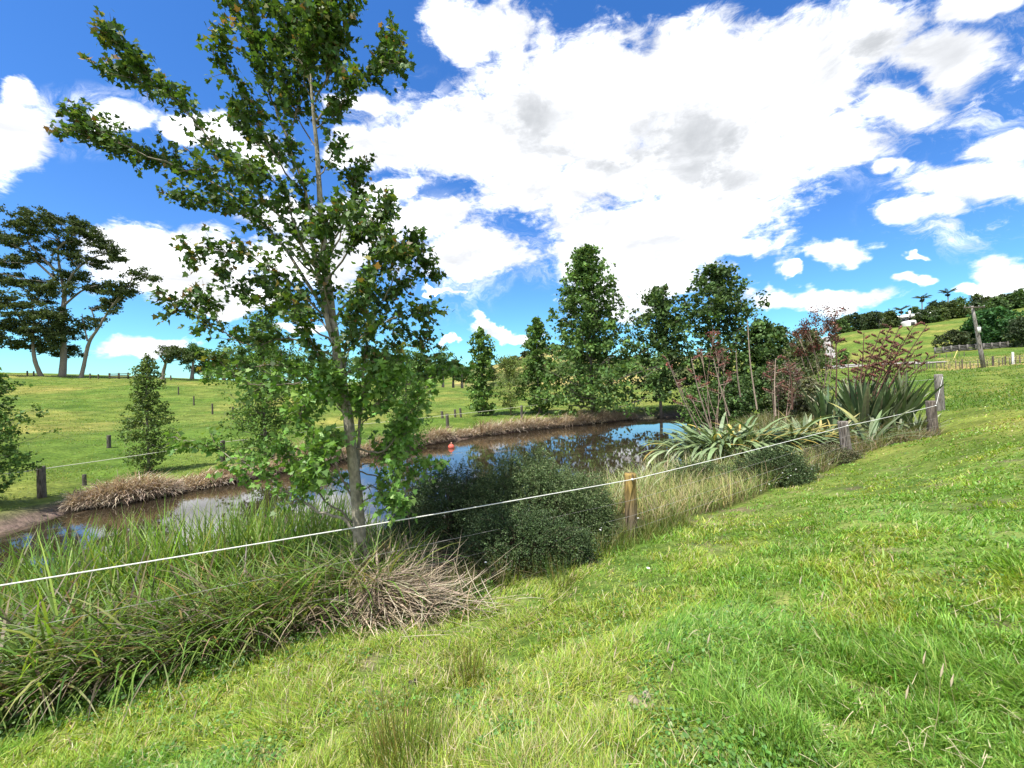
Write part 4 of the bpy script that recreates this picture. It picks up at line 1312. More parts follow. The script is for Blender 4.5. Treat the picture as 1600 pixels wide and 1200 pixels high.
spray_shrub('dark_shrub', 'small dark shrub at the right foot of the leaning middle post', gnd(1290, 735, 12.6), 0.8, 0.6, 0.5, 900, [(0.10, 0.11, 0.05), (0.14, 0.12, 0.07), (0.06, 0.08, 0.03)], leaf=0.04)


def red_shrub(name, label, px, Y, top, clumps, n, cols, stemc=(0.28, 0.20, 0.16), leaf=0.10):
    B = on_ground(px, Y)
    root = thing(name, B, label, 'shrub')
    st, la = Acc(), Acc()
    for (cx, cy, r) in clumps:
        c0 = pt(cx, cy, Y + RNG.normal(0, 0.6)) - B
        s = Y / F
        st0 = np.array([RNG.normal(0, 0.25), RNG.normal(0, 0.2), -0.1])
        mid = (st0 + c0) / 2 + RNG.normal(0, 0.15, 3)
        tube(st, smooth_path([st0, mid, c0], 5), np.linspace(0.022, 0.006, 11), 5, stemc, False)
        for k in range(5):
            e = c0 + RNG.normal(0, 0.6, 3) * r * s
            tube(st, np.array([mid * .3 + c0 * .7, (c0 + e) / 2, e]), [0.012, 0.008, 0.004], 4, stemc, False)
        m_ = int(n * r / sum(x[2] for x in clumps))
        sub = RNG.normal(0, 0.45, (9, 3)) * r * s + c0
        P = sub[RNG.integers(0, 9, m_)] + RNG.normal(0, 0.22 * r * s, (m_, 3))
        leaves(la, P, rand_dir(m_, -0.2), rand_dir(m_, 0.8), leaf * RNG.uniform(0.6, 1.3, m_), OVAL, pick(cols, m_, None, 0.2, 0.08))
    st.build('stems', M_BARK, root, True)
    la.build('foliage', M_LEAF_FAR, root)


RED = [(0.14, 0.045, 0.035), (0.09, 0.04, 0.03), (0.20, 0.08, 0.06), (0.06, 0.06, 0.03)]
red_shrub('red_leaved_shrub', 'tallest red brown leaved shrub above the flax leaves, right of the driveway line', 1288, 24, 485,
          [(1287, 500, 18), (1262, 515, 16), (1245, 520, 12), (1303, 520, 12), (1270, 540, 11), (1250, 550, 9), (1296, 505, 10), (1310, 530, 7)], 3600, RED)
red_shrub('red_leaved_shrub', 'bare stemmed shrub with pinkish red leaf tufts leaning over the water', 1125, 22, 520,
          [(1115, 520, 10), (1122, 545, 14), (1130, 560, 12), (1095, 550, 8), (1090, 590, 7), (1080, 620, 6), (1060, 600, 5), (1140, 585, 10), (1045, 570, 4)], 650,
          [(0.28, 0.08, 0.08), (0.18, 0.07, 0.06), (0.10, 0.07, 0.04)])
red_shrub('red_leaved_shrub', 'reddish grey twiggy shrub between the two flax clumps', 1215, 22, 560,
          [(1205, 580, 10), (1225, 600, 12), (1235, 575, 14), (1215, 610, 12), (1240, 620, 12), (1250, 590, 10)], 2200, [(0.22, 0.10, 0.09), (0.20, 0.17, 0.14), (0.12, 0.09, 0.06), (0.10, 0.12, 0.05)])


for (px, Y, top_, hw, lab, cc) in [(1140, 30, 585, 40, 'dark leafy undergrowth bush below the broad domed tree', BK), (1190, 27, 575, 42, 'deep green undergrowth bush behind the tall bare flax stems', BK),
                                   (1236, 25, 570, 34, 'olive undergrowth bush behind the reddish twiggy shrub', [(0.10, 0.13, 0.05), (0.07, 0.10, 0.04)]), (1262, 23, 590, 26, 'pale twiggy undergrowth bush left of the tall upright flax', [(0.20, 0.20, 0.12), (0.12, 0.14, 0.06)]),
                                   (1090, 33, 600, 30, 'low undergrowth bush at the right shore of the pond', DG)]:
    tree_profile('undergrowth_bush', lab, px, Y, top_, [(0, hw * .8), (.3, hw), (.6, hw * .9), (.85, hw * .6), (1, hw * .2)], 5200, 0.16, cc, None, nlimb=36, up=0.7, clump=0.16, shape=HEART, cat='bush')


# ------------------------------------------------------------------ flax
def flax(label, px, Y, n, Lmin, Lmax, W, cols, tipcols, tilt, bend, fans, spread, stalks, stalk_col=(0.10, 0.055, 0.04)):
    B = on_ground(px, Y)
    root = thing('flax_plant', B, label, 'flax')
    la = Acc()
    fc = RNG.normal(0, 1, (fans, 2)) * np.array(spread)
    k = RNG.integers(0, fans, n)
    P = np.stack([fc[k, 0], fc[k, 1], np.zeros(n)], -1) + RNG.normal(0, 0.06, (n, 3)) * [1, 1, 0]
    P[:, 2] = H(B[0] + P[:, 0], B[1] + P[:, 1]) - B[2] - 0.03
    fa = RNG.uniform(0, 3.14, fans)[k] + np.where(RNG.random(n) < .5, 0, math.pi) + RNG.normal(0, 0.35, n)
    out = np.arctan2(P[:, 0], P[:, 1])
    az = np.where(RNG.random(n) < 0.45, out + RNG.normal(0, .5, n), fa)
    C0 = pick(cols, n, None, 0.15, 0.04)
    C1 = pick(tipcols, n, None, 0.15, 0.04)
    tl = np.abs(RNG.normal(tilt[0], tilt[1], n))
    # folded blades: two strips would be lost at this size, use one with a strong twist
    blades(la, P, az, tl, RNG.uniform(bend[0], bend[1], n), RNG.uniform(Lmin, Lmax, n), W * RNG.uniform(0.7, 1.2, n), C0, C1, 8, RNG.uniform(-0.9, 0.9, n),
           ([0, 0.15, 0.6, 0.85, 1], [0.55, 1, 0.95, 0.6, 0]))
    # dead hanging leaves at the skirt
    m_ = n // 3
    az2 = RNG.uniform(0, 6.28, m_)
    P2 = np.stack([np.sin(az2) * spread[0] * RNG.uniform(.4, 1.6, m_), np.cos(az2) * spread[1] * RNG.uniform(.4, 1.6, m_), np.zeros(m_)], -1)
    P2[:, 2] = H(B[0] + P2[:, 0], B[1] + P2[:, 1]) - B[2]
    CD = pick([(0.33, 0.27, 0.18), (0.24, 0.2, 0.14), (0.42, 0.37, 0.28)], m_, None, 0.2, 0.03)
    blades(la, P2, az2 + RNG.normal(0, .4, m_), RNG.uniform(0.6, 1.2, m_), RNG.uniform(0.3, 1.2, m_), RNG.uniform(0.5, 1.0, m_) * Lmin, W * 0.6, CD, CD * 1.1, 6, RNG.uniform(-1, 1, m_))
    la.build('leaves', M_FLAX, root)
    for (bx, by, tx, ty, pods) in stalks:
        yy = Y + RNG.uniform(-0.5, 0.5)
        b0 = pt(bx, by, yy) - B
        b1 = pt(tx, ty, yy + RNG.uniform(-.3, .3)) - B
        st = Acc()
        Ld = np.linalg.norm(b1 - b0)
        mid = (b0 + b1) / 2 + np.array([0.02 * Ld * RNG.choice([-1, 1]), 0, 0])
        path = smooth_path([b0, mid, b1], 8)
        tube(st, path, np.linspace(0.030, 0.013, len(path)), 5, stalk_col, False)
        dirn = nrm(b1 - b0)
        for j in range(pods):
            f = 0.38 + 0.6 * j / max(pods - 1, 1)
            q = path[int(f * (len(path) - 1))] + 0 * dirn
            q = b0 * (1 - f) + b1 * f + (mid - (b0 + b1) / 2) * 4 * f * (1 - f)
            sgn = 1 if j % 2 else -1
            L_ = (0.34 - 0.22 * f) * (2.2 if Ld > 1.6 else 1.6) * 0.75
            e = q + np.array([sgn * L_, RNG.normal(0, 0.1), L_ * 0.35])
            tube(st, np.array([q, (q + e) / 2 + [0, 0, -0.02], e]), [0.016, 0.013, 0.010], 4, stalk_col, False)
            for h_ in range(5):
                qq = q + (e - q) * (0.35 + 0.65 * h_ / 4)
                pc = jitter((0.13, 0.06, 0.045), 1, 0.3, 0.1)[0]
                tube(st, np.array([qq, qq + [sgn * 0.02, RNG.normal(0, .02), 0.045], qq + [sgn * 0.035, RNG.normal(0, .02), 0.10]]), [0.010, 0.026, 0.006], 5, pc, True)
        st.build('flower_stalk', M_BARK, root, True)
    return root


FG = [(0.07, 0.125, 0.045), (0.10, 0.16, 0.055), (0.045, 0.085, 0.035)]
flax('tall upright grey green flax clump with many dark flower stalks', 1346, 17.5, 300, 1.7, 2.8, 0.15, FG, FG + [(0.16, 0.20, 0.09), (0.26, 0.27, 0.16)], (0.20, 0.20), (0.05, 0.45), 16, (0.95, 0.5),
     [(1306, 620, 1304, 508, 9), (1337, 620, 1375, 518, 10), (1352, 620, 1392, 508, 11), (1365, 618, 1405, 512, 10), (1372, 615, 1428, 508, 10), (1385, 612, 1450, 506, 7), (1400, 610, 1452, 555, 7),
      (1340, 625, 1350, 520, 9), (1355, 625, 1380, 530, 10), (1358, 625, 1412, 530, 10), (1350, 625, 1368, 560, 8), (1330, 625, 1325, 560, 7), (1368, 625, 1398, 560, 9), (1375, 625, 1415, 565, 9), (1345, 625, 1362, 545, 8), (1360, 625, 1400, 535, 9), (1335, 625, 1345, 555, 7), (1395, 620, 1430, 545, 8)])
flax('broad drooping flax clump with pale and yellowed bent leaves beside the water', 1142, 14.4, 420, 1.8, 2.8, 0.14, [(0.13, 0.20, 0.08), (0.18, 0.25, 0.11), (0.08, 0.13, 0.05)],
     [(0.22, 0.29, 0.14), (0.18, 0.24, 0.10), (0.50, 0.36, 0.08), (0.13, 0.19, 0.07), (0.17, 0.23, 0.09), (0.2, 0.26, 0.13), (0.12, 0.18, 0.07), (0.15, 0.21, 0.09)], (0.16, 0.16), (1.4, 2.7), 16, (0.95, 0.4),
     [(1183, 640, 1168, 500, 0), (1157, 620, 1150, 545, 0), (1140, 650, 1115, 560, 5), (1095, 680, 1042, 560, 3), (1110, 670, 1080, 560, 4), (1212, 650, 1212, 560, 6)], (0.26, 0.20, 0.16))
flax('small strap leaved flax clump right beside the leaning middle post', 1258, 14.6, 190, 1.3, 2.1, 0.12, FG, [(0.16, 0.2, 0.09), (0.1, 0.14, 0.05), (0.4, 0.33, 0.1)], (0.35, 0.3), (0.6, 2.0), 8, (0.8, 0.4),
     [(1238, 640, 1232, 560, 5)])
flax('low sprawling flax tuft against the corner post', 1398, 16.0, 110, 0.8, 1.4, 0.10, FG, [(0.2, 0.22, 0.12), (0.1, 0.13, 0.06)], (0.6, 0.3), (0.2, 1.2), 6, (0.45, 0.3), [])


# ------------------------------------------------------------------ rush clumps in the paddock
def rush(label, px, py, Y, n, L, cols, r=0.10):
    B = gnd(px, py, Y)
    ac = Acc()
    P = np.column_stack([RNG.normal(0, r, n), RNG.normal(0, r, n), np.full(n, -0.01)])
    C = pick(cols, n, None, 0.2)
    blades(ac, P, np.arctan2(P[:, 0], P[:, 1]) + RNG.normal(0, .5, n), np.abs(RNG.normal(0.12, 0.18, n)), RNG.uniform(0, 0.5, n), RNG.uniform(0.5, 1.0, n) * L, RNG.uniform(0.0025, 0.0045, n), C * .8, C * 1.1, 4,
           RNG.uniform(-1, 1, n))
    o = ac.build('rush_clump', M_GRASS)
    o.location = Vector([float(v) for v in B])
    tag(o, label, 'rush')


RC = [(0.13, 0.22, 0.03), (0.18, 0.22, 0.04), (0.30, 0.22, 0.08), (0.08, 0.15, 0.02)]
rush('large upright rush clump with seedy tops at the bottom of the photo', 625, 1200, 2.0, 420, 0.42, RC, 0.09)
rush('smaller rush tuft behind the large one, below the cane heap', 735, 1060, 3.05, 200, 0.38, RC, 0.07)
rush('olive rush tuft in front of the grey green shrub', 880, 925, 5.1, 260, 0.42, RC, 0.14)

# seed heads
acc = Acc()
for (px, py, Y) in [(575, 1120, 2.5), (590, 1100, 2.6), (600, 1140, 2.3), (690, 1085, 2.8), (1430, 1190, 1.9), (610, 1060, 2.9), (903, 990, 4.0), (640, 1120, 2.5), (1100, 1130, 2.3), (330, 1180, 2.5), (1250, 1010, 3.0),
                    (1480, 1120, 2.0), (455, 1150, 2.6), (980, 1150, 2.2)]:
    b0 = gnd(px, py, Y)
    for k in range(2):
        b_ = b0 + [RNG.normal(0, .05), RNG.normal(0, .05), 0]
        hh = RNG.uniform(0.22, 0.34)
        e = b_ + [RNG.normal(0, .05), RNG.normal(0, .05), hh]
        tube(acc, np.array([b_, (b_ + e) / 2 + [0.01, 0, 0], e]), [0.0015, 0.0013, 0.001], 3, (0.36, 0.32, 0.16), False)
        tube(acc, np.array([e, e + [0.006, 0, .025], e + [0.016, 0, 0.06]]), [0.002, 0.005, 0.001], 5, (0.50, 0.42, 0.28), False, 0.3)
tag(acc.build('grass_seed_heads', M_DRY), 'thin straw coloured grass seed heads standing above the pasture', 'seed heads', kind='stuff')


# ------------------------------------------------------------------ posts, rope and wires
def post(label, base, height, r, col, lean=(0, 0), topcol=None, insul=None, group=None, sides=14, square=False, name='fence_post', child=True):
    base = np.asarray(base, float)
    root = thing(name, base, label, 'fence post', group)
    ac = Acc()
    zz = np.array([-0.15, 0, 0.25, 0.5, 0.75, 0.97, 1.0]) * height
    zz[0] = -0.15
    P = np.stack([lean[0] * zz, lean[1] * zz, zz], -1)
    rr = r * np.array([1.05, 1.04, 1.0, 0.98, 0.97, 0.96, 0.88])
    c = np.asarray(col, float)
    tube(ac, P, rr, 4 if square else sides, c, True, 0.03)
    if topcol is not None:
        Cc = ac.C[0]
        z = ac.V[0][:, 2] / height
        a_ = np.clip((z - 0.35) * 2.5, 0, 1)[:, None]
        ac.C[0] = Cc * (1 - a_) + np.asarray(topcol) * a_
    ac.build('post_body', M_POST, root, True)
    if insul is not None:
        for hz_ in insul:
            ic = Acc()
            q = np.array([lean[0] * hz_, lean[1] * hz_ - r, hz_])
            tube(ic, np.array([q, q + [0.0, -0.02, 0], q + [0, -0.045, 0]]), [0.012, 0.020, 0.012], 8, (0.75, 0.75, 0.72), True)
            ic.build('insulator', M_PLAIN, root, True)
    return root


P1 = gnd(987, 838, 7.2)
P2 = gnd(1324, 716, 12.8)
P3 = gnd(1459, 684, 15.0)
P4 = gnd(1470, 655, 19.6)
P0 = np.array([-11.0, fence_y(-11.0), 0])
P0[2] = H1(P0[0], P0[1])
GREYP = (0.20, 0.175, 0.155)
post('round post with a yellowed top and white rope insulator beside the straw grass', P1, 1.10, 0.105, (0.15, 0.12, 0.085), (0.0, 0), (0.30, 0.21, 0.07), [1.02])
post('leaning weathered grey middle post in front of the flax', P2, 1.12, 0.14, GREYP, (-0.10, 0), None, [1.0])
post('grey corner post on the right with wire stapled to its side', P3, 1.32, 0.15, (0.15, 0.125, 0.105), (-0.06, 0), None, [1.15])
post('farther grey post standing directly behind the corner post', P4, 1.75, 0.16, (0.22, 0.20, 0.18), (-0.03, 0), None, [1.6])
post('weathered post of the near fence beyond the left edge of the photo', P0, 1.1, 0.10, GREYP, (0, 0), None, [1.0])


def wire(label, pts_, r, col, mat, name, sag=0.0, braid=False):
    pts_ = [np.asarray(p, float) for p in pts_]
    path = []
    for a_, b_ in zip(pts_[:-1], pts_[1:]):
        for t_ in np.linspace(0, 1, 25)[:-1]:
            p = a_ * (1 - t_) + b_ * t_
            p[2] -= sag * 4 * t_ * (1 - t_)
            path.append(p)
    path.append(pts_[-1])
    ac = Acc()
    tube(ac, np.array(path), r, 6, col, True)
    o = ac.build(name, mat, None, True)
    tag(o, label, 'fence wire')


def top(P, h, lean=(0, 0), r=0.1):
    return P + np.array([lean[0] * h, lean[1] * h - r - 0.03, h])


A0 = pt(-60, 926, 3.2)
A1 = top(P1, 1.02, (0, 0), .105)
rope = [top(P0, 1.0), A0 * 0 + pt(0, 915, 3.4), A1, top(P2, 1.0, (-.1, 0), .14), top(P3, 1.15, (-.06, 0), .15), top(P4, 1.6, (-.03, 0), .16)]
wire('thick white electric rope running along the top of the near fence', rope, 0.0072, (0.68, 0.68, 0.63), M_ROPE, 'fence_rope', 0.02)
for hh, lab in ((0.70, 'upper thin grey wire of the near fence below the white rope'), (0.42, 'middle thin grey wire of the near fence'), (0.18, 'lowest thin grey wire of the near fence close to the grass')):
    f0 = pt(0, 915, 3.4)
    L0 = f0.copy()
    L0[2] = H1(f0[0], f0[1]) + hh
    wire(lab, [top(P0, hh), L0, top(P1, hh * .95), top(P2, hh, (-.1, 0), .14), top(P3, hh, (-.06, 0), .15)], 0.002, (0.32, 0.31, 0.28), M_WIRE, 'fence_wire', 0.015)
wire('thin wire from the far corner post running left behind the tall flax', [top(P4, 1.55), gnd(1385, 620, 24) + [0, 0, 1.3], gnd(1240, 620, 32) + [0, 0, 1.3]], 0.008, (0.6, 0.6, 0.56), M_WIRE, 'fence_wire', 0.02)

# far side fence
FARP = [(-20, 12.8, 1.1, .10, 'far fence post beyond the left edge of the photo'), (62, 14.7, 1.12, .12, 'thick dark far bank post nearest the left edge'),
        (345, 21.5, 1.1, .12, 'far bank post half hidden by low maple leaves'), (560, 28, 1.1, .11, 'far bank post behind the maple trunk'),
        (698, 33.5, 1.15, .13, 'stout grey far bank post behind the dead grass, left of the slender trees'), (814, 39, 1.35, .12, 'tall thin far bank post right of the pale olive shrub'), (846, 44, 1.1, .11, 'small far bank post left of the tallest tree')]
fr = []
for (px, Y, h, r, lab) in FARP:
    B = on_ground(px, Y)
    post(lab, B, h, r, (0.11, 0.10, 0.085), (RNG.normal(0, .03), 0), None, None)
    fr.append(B + [0, -r - .02, h * .92])
wire('pale electric rope along the far bank of the pond', fr, 0.014, (0.62, 0.62, 0.48), M_ROPE, 'fence_rope', 0.03)
for (px, Y, h, r, lab) in [(129, 16.5, .45, .07, 'short rotten stump post on the left bank beside the dead grass'), (168, 24, .75, .10, 'dark post in the left paddock behind the pond corner'),
                           (690, 40, .7, .13, 'short dark paddock post left of the stout grey post'), (710, 41, .8, .11, 'short thin paddock post right of the stout grey post'), (719, 42, 1.0, .11, 'dark paddock post nearest the spire tree')]:
    post(lab, on_ground(px, Y), h, r, (0.10, 0.09, 0.075), (RNG.normal(0, .04), 0))
# paddock fence climbing the left hill
g = 'posts of the fence climbing the left hill'
for (px, py, Y, lab) in [(258, 607, 74, 'highest post of the fence climbing the left hill'), (279, 620, 62, 'second highest post of the fence climbing the left hill'), (303, 632, 53, 'middle post of the fence climbing the left hill'),
                         (332, 645, 45, 'second lowest post of the fence climbing the left hill'), (364, 654, 40, 'lowest post of the fence climbing the left hill, near the bank tree')]:
    post(lab, gnd(px, py, Y), 1.2, 0.085, (0.10, 0.09, 0.07), (0, 0), None, None, g)
for (px, lab) in [(43, 'skyline post left of the gum trunks'), (53, 'skyline post just left of the shorter gum trunk'), (141, 'skyline post right of the leaning gum'), (154, 'skyline post left of the hilltop gate'), (267, 'skyline post right of the crooked tree')]:
    post(lab, on_ground(px, 82), 1.0, 0.13, (0.12, 0.10, 0.08), (0, 0), None, None, 'posts on the left skyline')

# hilltop timber gate
B = on_ground(186, 83)
root = thing('timber_gate', B, 'low dark timber rail gate on the left skyline between gums and crooked tree', 'gate')
for x in (-1.9, 0.0, 1.9):
    ac = Acc()
    box(ac, (x, 0, 0.55), (0.22, 0.22, 1.3), (0.07, 0.06, 0.05), 0.03)
    ac.build('gate_post', M_POST, root)
for z in (0.30, 0.62, 0.95):
    ac = Acc()
    box(ac, (0, -0.16, z), (3.9, 0.06, 0.16), (0.10, 0.085, 0.07), 0.0)
    ac.build('rail', M_POST, root)

# ------------------------------------------------------------------ buoy on the pond
B = pt(705, 700, 25)
sc0 = (ZW + 0.0) / B[2]
B = B * sc0
root = thing('buoy', B, 'small pink red float on the pond near the far bank', 'buoy')
ac = Acc()
a_ = np.linspace(0, math.pi, 11)
tube(ac, np.stack([0 * a_, 0 * a_, -0.18 * np.cos(a_) + 0.07], -1), 0.19 * np.sin(a_) + 0.002, 16, (0.62, 0.13, 0.09), True)
ac.build('float_body', M_PLAIN, root, True)
ac = Acc()
tube(ac, np.array([(0, 0, 0.24), (0.01, 0, 0.30), (0.02, 0, 0.36)]), [0.05, 0.035, 0.03], 10, (0.60, 0.30, 0.22), True)
ac.build('neck', M_PLAIN, root, True)

# ------------------------------------------------------------------ dung and stones on the grass
def lump(name, label, cat, px, py, Y, r, col, nb):
    B = gnd(px, py, Y)
    ac = Acc()
    for k in range(nb):
        c0 = RNG.normal(0, r * (0.45 if nb > 10 else 0.16), 3) * [1, 1, 0.2]
        a_ = np.linspace(0, math.pi, 6)
        rr = r * RNG.uniform(0.12, 0.36)
        tube(ac, c0 + np.stack([0 * a_, 0 * a_, -rr * 0.6 * np.cos(a_) + rr * .4], -1), rr * np.sin(a_) + 0.001, 9, jitter(col, 1, .15, .04)[0], True, 0.28)
    o = ac.build(name, M_PLAIN)
    o.location = Vector([float(v) for v in B])
    tag(o, label, cat)


lump('dung_pat', 'dried pale crumbling dung patch in the grass near the bottom centre', 'dung', 1003, 1092, 2.3, 0.085, (0.26, 0.22, 0.15), 26)
lump('soil_clod', 'dark soil clod behind the large rush clump', 'clod', 645, 1052, 3.0, 0.07, (0.05, 0.04, 0.032), 7)
lump('soil_clod', 'dark soil clod to the right of the smaller rush tuft', 'clod', 790, 1060, 2.9, 0.07, (0.07, 0.055, 0.04), 7)

# white flowers along the shrub foot
def flower(px, py, Y, h):
    B = gnd(px, py, Y)
    root = thing('white_flower', B, 'small white daisy like flower on a thin stem in the grass along the shrubs', 'flower', 'white flowers along the shrubs')
    ac = Acc()
    tube(ac, np.array([(0, 0, 0), (0.01, 0, h / 2), (0.02, -0.01, h)]), 0.0018, 4, (0.12, 0.18, 0.05), False)
    ac.build('stem', M_DRY, root)
    ac = Acc()
    a_ = np.linspace(0, 2 * math.pi, 9)[:-1]
    leaves(ac, np.tile([0.02, -0.01, h], (8, 1)), np.stack([np.sin(a_), np.cos(a_), 0 * a_ + .2], -1), np.tile([0, 0, 1.0], (8, 1)), 0.019, OVAL, (0.8, 0.8, 0.76))
    ac.build('petals', M_DRY, root)
    return root


f0 = flower(770, 915, 5.75, .3)
FL = [(780, 905, 5.8), (865, 880, 5.9), (885, 870, 6.1), (915, 860, 6.3), (930, 865, 6.4), (845, 890, 5.7), (760, 920, 5.5), (945, 850, 6.6), (1000, 850, 6.8), (1230, 765, 9.8), (1215, 770, 9.6), (1240, 758, 10), (1255, 752, 10.2),
      (1200, 775, 9.5), (1265, 748, 10.5), (1225, 760, 10), (1185, 780, 9.2), (1275, 745, 10.8), (900, 885, 5.9), (825, 905, 5.6), (1010, 960, 3.9), (1248, 745, 10.3), (1210, 752, 10), (1295, 740, 11.2), (1238, 748, 10)]
for (px, py, Y) in FL:
    c_ = copy_tree(f0)
    B = gnd(px, py, Y)
    c_.location = Vector([float(v) for v in B + [0, 0, RNG.uniform(-.08, .12)]])
    c_.rotation_euler = (RNG.normal(0, .12), RNG.normal(0, .12), RNG.uniform(0, 6))
    c_.scale = (1, 1, 1)

# ------------------------------------------------------------------ right background
def road(name, path, width, col, lift=0.05):
    q = smooth_path([(*p, 0) for p in path], 8)[:, :2]
    T_ = nrm(np.gradient(q, axis=0))
    N_ = np.stack([-T_[:, 1], T_[:, 0]], -1)
    V = []
    wd = np.interp(np.linspace(0, 1, len(q)), np.linspace(0, 1, len(width)), width)
    k = 6
    for s_ in np.linspace(-1, 1, k):
        e = q + N_ * s_ * wd[:, None] / 2
        V.append(np.column_stack([e, H(e[:, 0], e[:, 1]) + lift]))
    V = np.stack(V, 1).reshape(-1, 3)
    n = len(q)
    i, j = np.meshgrid(np.arange(n - 1), np.arange(k - 1), indexing='ij')
    Q = np.stack([i * k + j, i * k + j + 1, (i + 1) * k + j + 1, (i + 1) * k + j], -1).reshape(-1, 4)
    tag(make_mesh(name, V, [Q], M_ROAD, np.tile(col, (len(V), 1)), True), kind='structure')


def gx(px, Y):
    return (ray(px, 600)[0] * Y, Y)


road('gravel_driveway', [gx(1318, 92), gx(1306, 108), gx(1300, 130), gx(1294, 155), gx(1288, 178), gx(1290, 200), gx(1300, 215)], [7, 5, 4.2, 4.5, 5, 5], (0.30, 0.285, 0.27), 0.25)
road('gravel_lane', [gx(1318, 92), gx(1350, 82), gx(1400, 74), gx(1440, 68), gx(1480, 66)], [6, 6, 6, 4, 1.5], (0.27, 0.25, 0.22), 0.12)

# lane fence: posts
g = 'posts of the batten fence along the lane'
row = [(1398, 62), (1420, 60), (1440, 58), (1460, 56), (1480, 54), (1500, 52), (1520, 50), (1540, 49), (1560, 47), (1580, 46), (1600, 45), (1625, 44)]
lab_post = 'weathered wooden post in the batten fence between paddock and lane'
proto = None
for k in range(40):
    px = 1396 + k * 5.7 + RNG.uniform(-2.4, 2.4)
    Y = np.interp(px, [a for a, _ in row], [b_ for _, b_ in row])
    B = on_ground(px, Y)
    if proto is None:
        proto = post(lab_post, B, 1.0, 0.06, (0.15, 0.125, 0.10), (0, 0), None, None, g, square=True)
        o = proto
    else:
        o = copy_tree(proto)
    s_ = RNG.uniform(0.6, 1.2)
    o.location = Vector([float(v) for v in B])
    o.scale = (s_ * RNG.choice([0.7, 1.0, 1.5]), s_, s_)
    o.rotation_euler = (0, RNG.normal(0, .07), RNG.uniform(0, 1))
for hh, lb in ((0.85, 'upper wire of the batten fence beside the lane'), (0.45, 'lower wire of the batten fence beside the lane')):
    wire(lb, [on_ground(px, Y) + [0, -.1, hh] for px, Y in row], 0.012, (0.25, 0.24, 0.22), M_WIRE, 'fence_wire')
post('white painted post in the batten fence near the right edge', on_ground(1584, 45.5), 1.35, 0.10, (0.75, 0.75, 0.72), (0, 0), None, None, None)
post('thin yellow stake leaning in the verge left of the utility pole', on_ground(1491, 75), 1.7, 0.07, (0.62, 0.55, 0.20), (0.45, 0), None, None, None, name='marker_stake')
g2 = 'small posts beyond the lane'
for k, px in enumerate([1440, 1450, 1461, 1470, 1480, 1489, 1500, 1508]):
    o = copy_tree(proto)
    o['label'] = 'small grey fence post on the yellow verge beyond the lane'
    o['group'] = g2
    o.location = Vector([float(v) for v in on_ground(px, 90)])
    o.scale = (1.1, 1.1, 1.1)

# utility pole
B = gnd(1537, 566, 47)
root = thing('utility_pole', B, 'leaning grey utility pole with a white plate and a thin crossarm', 'utility pole')
T1 = pt(1519, 478, 47) - B
ac = Acc()
tube(ac, np.array([(0, 0, -.2), T1 * .25, T1 * .5, T1 * .75, T1]), [0.21, 0.20, 0.18, 0.15, 0.12], 12, (0.24, 0.22, 0.20), True, 0.02)
ac.build('pole_shaft', M_POST, root, True)
ac = Acc()
q = T1 * 0.61
box(ac, q + [0.0, -0.26, 0], (0.36, 0.03, 0.62), (0.85, 0.85, 0.85))
ac.build('white_plate', M_PLAIN, root)
ac = Acc()
box(ac, T1 * 0.97 + [0, -0.20, 0], (2.4, 0.10, 0.12), (0.14, 0.12, 0.10))
for x in (-1.1, -0.5, 0.5, 1.1):
    tube(ac, np.array([T1 * .97 + [x, -0.2, 0.06], T1 * .97 + [x, -0.2, 0.16], T1 * .97 + [x, -0.2, 0.24]]), [0.04, 0.055, 0.03], 6, (0.3, 0.3, 0.3))
ac.build('crossarm', M_POST, root)

# dark timber yard fence
a_, b_ = on_ground(1462, 112), on_ground(1640, 112)
root = thing('yard_fence', a_, 'long dark timber yard fence with rails below the big round tree', 'fence')
dv = b_ - a_
nseg = 14
for i in range(nseg + 1):
    f = i / nseg
    p = dv * f
    p[2] = H1(a_[0] + p[0], a_[1] + p[1]) - a_[2]
    ac = Acc()
    box(ac, p + [0, -0.12, 0.8], (0.3, 0.22, 1.9), (0.17, 0.16, 0.15) if i != 10 else (0.5, 0.48, 0.44))
    ac.build('post', M_POST, root)
    if i < nseg:
        p2 = dv * (i + 1) / nseg
        p2[2] = H1(a_[0] + p2[0], a_[1] + p2[1]) - a_[2]
        ac = Acc()
        for z in (0.25, 0.65, 1.05, 1.45):
            tube(ac, np.array([p + [0, 0.05, z], p2 + [0, 0.05, z]]), 0.13, 4, (0.15, 0.14, 0.14), True)
        ac.build('rail_panel', M_POST, root)


# hillside trees and hedge
def bush(name, label, px, Y, topy, hw, basey=None, n=2200, cols=BK, leaf=0.6, group=None, cat='tree', trunk=0.15):
    return tree_profile(name, label, px, Y, topy, [(0, hw * (0.25 if trunk > .1 else .8)), (trunk, hw * .85), (0.45, hw), (0.7, hw * .85), (0.9, hw * .5), (1, hw * .15)], n, leaf, cols, group, nlimb=26, up=0.5, clump=0.16,
                        base_frac=trunk * .6, shape=DIAM, clumps_per=5, cat=cat)


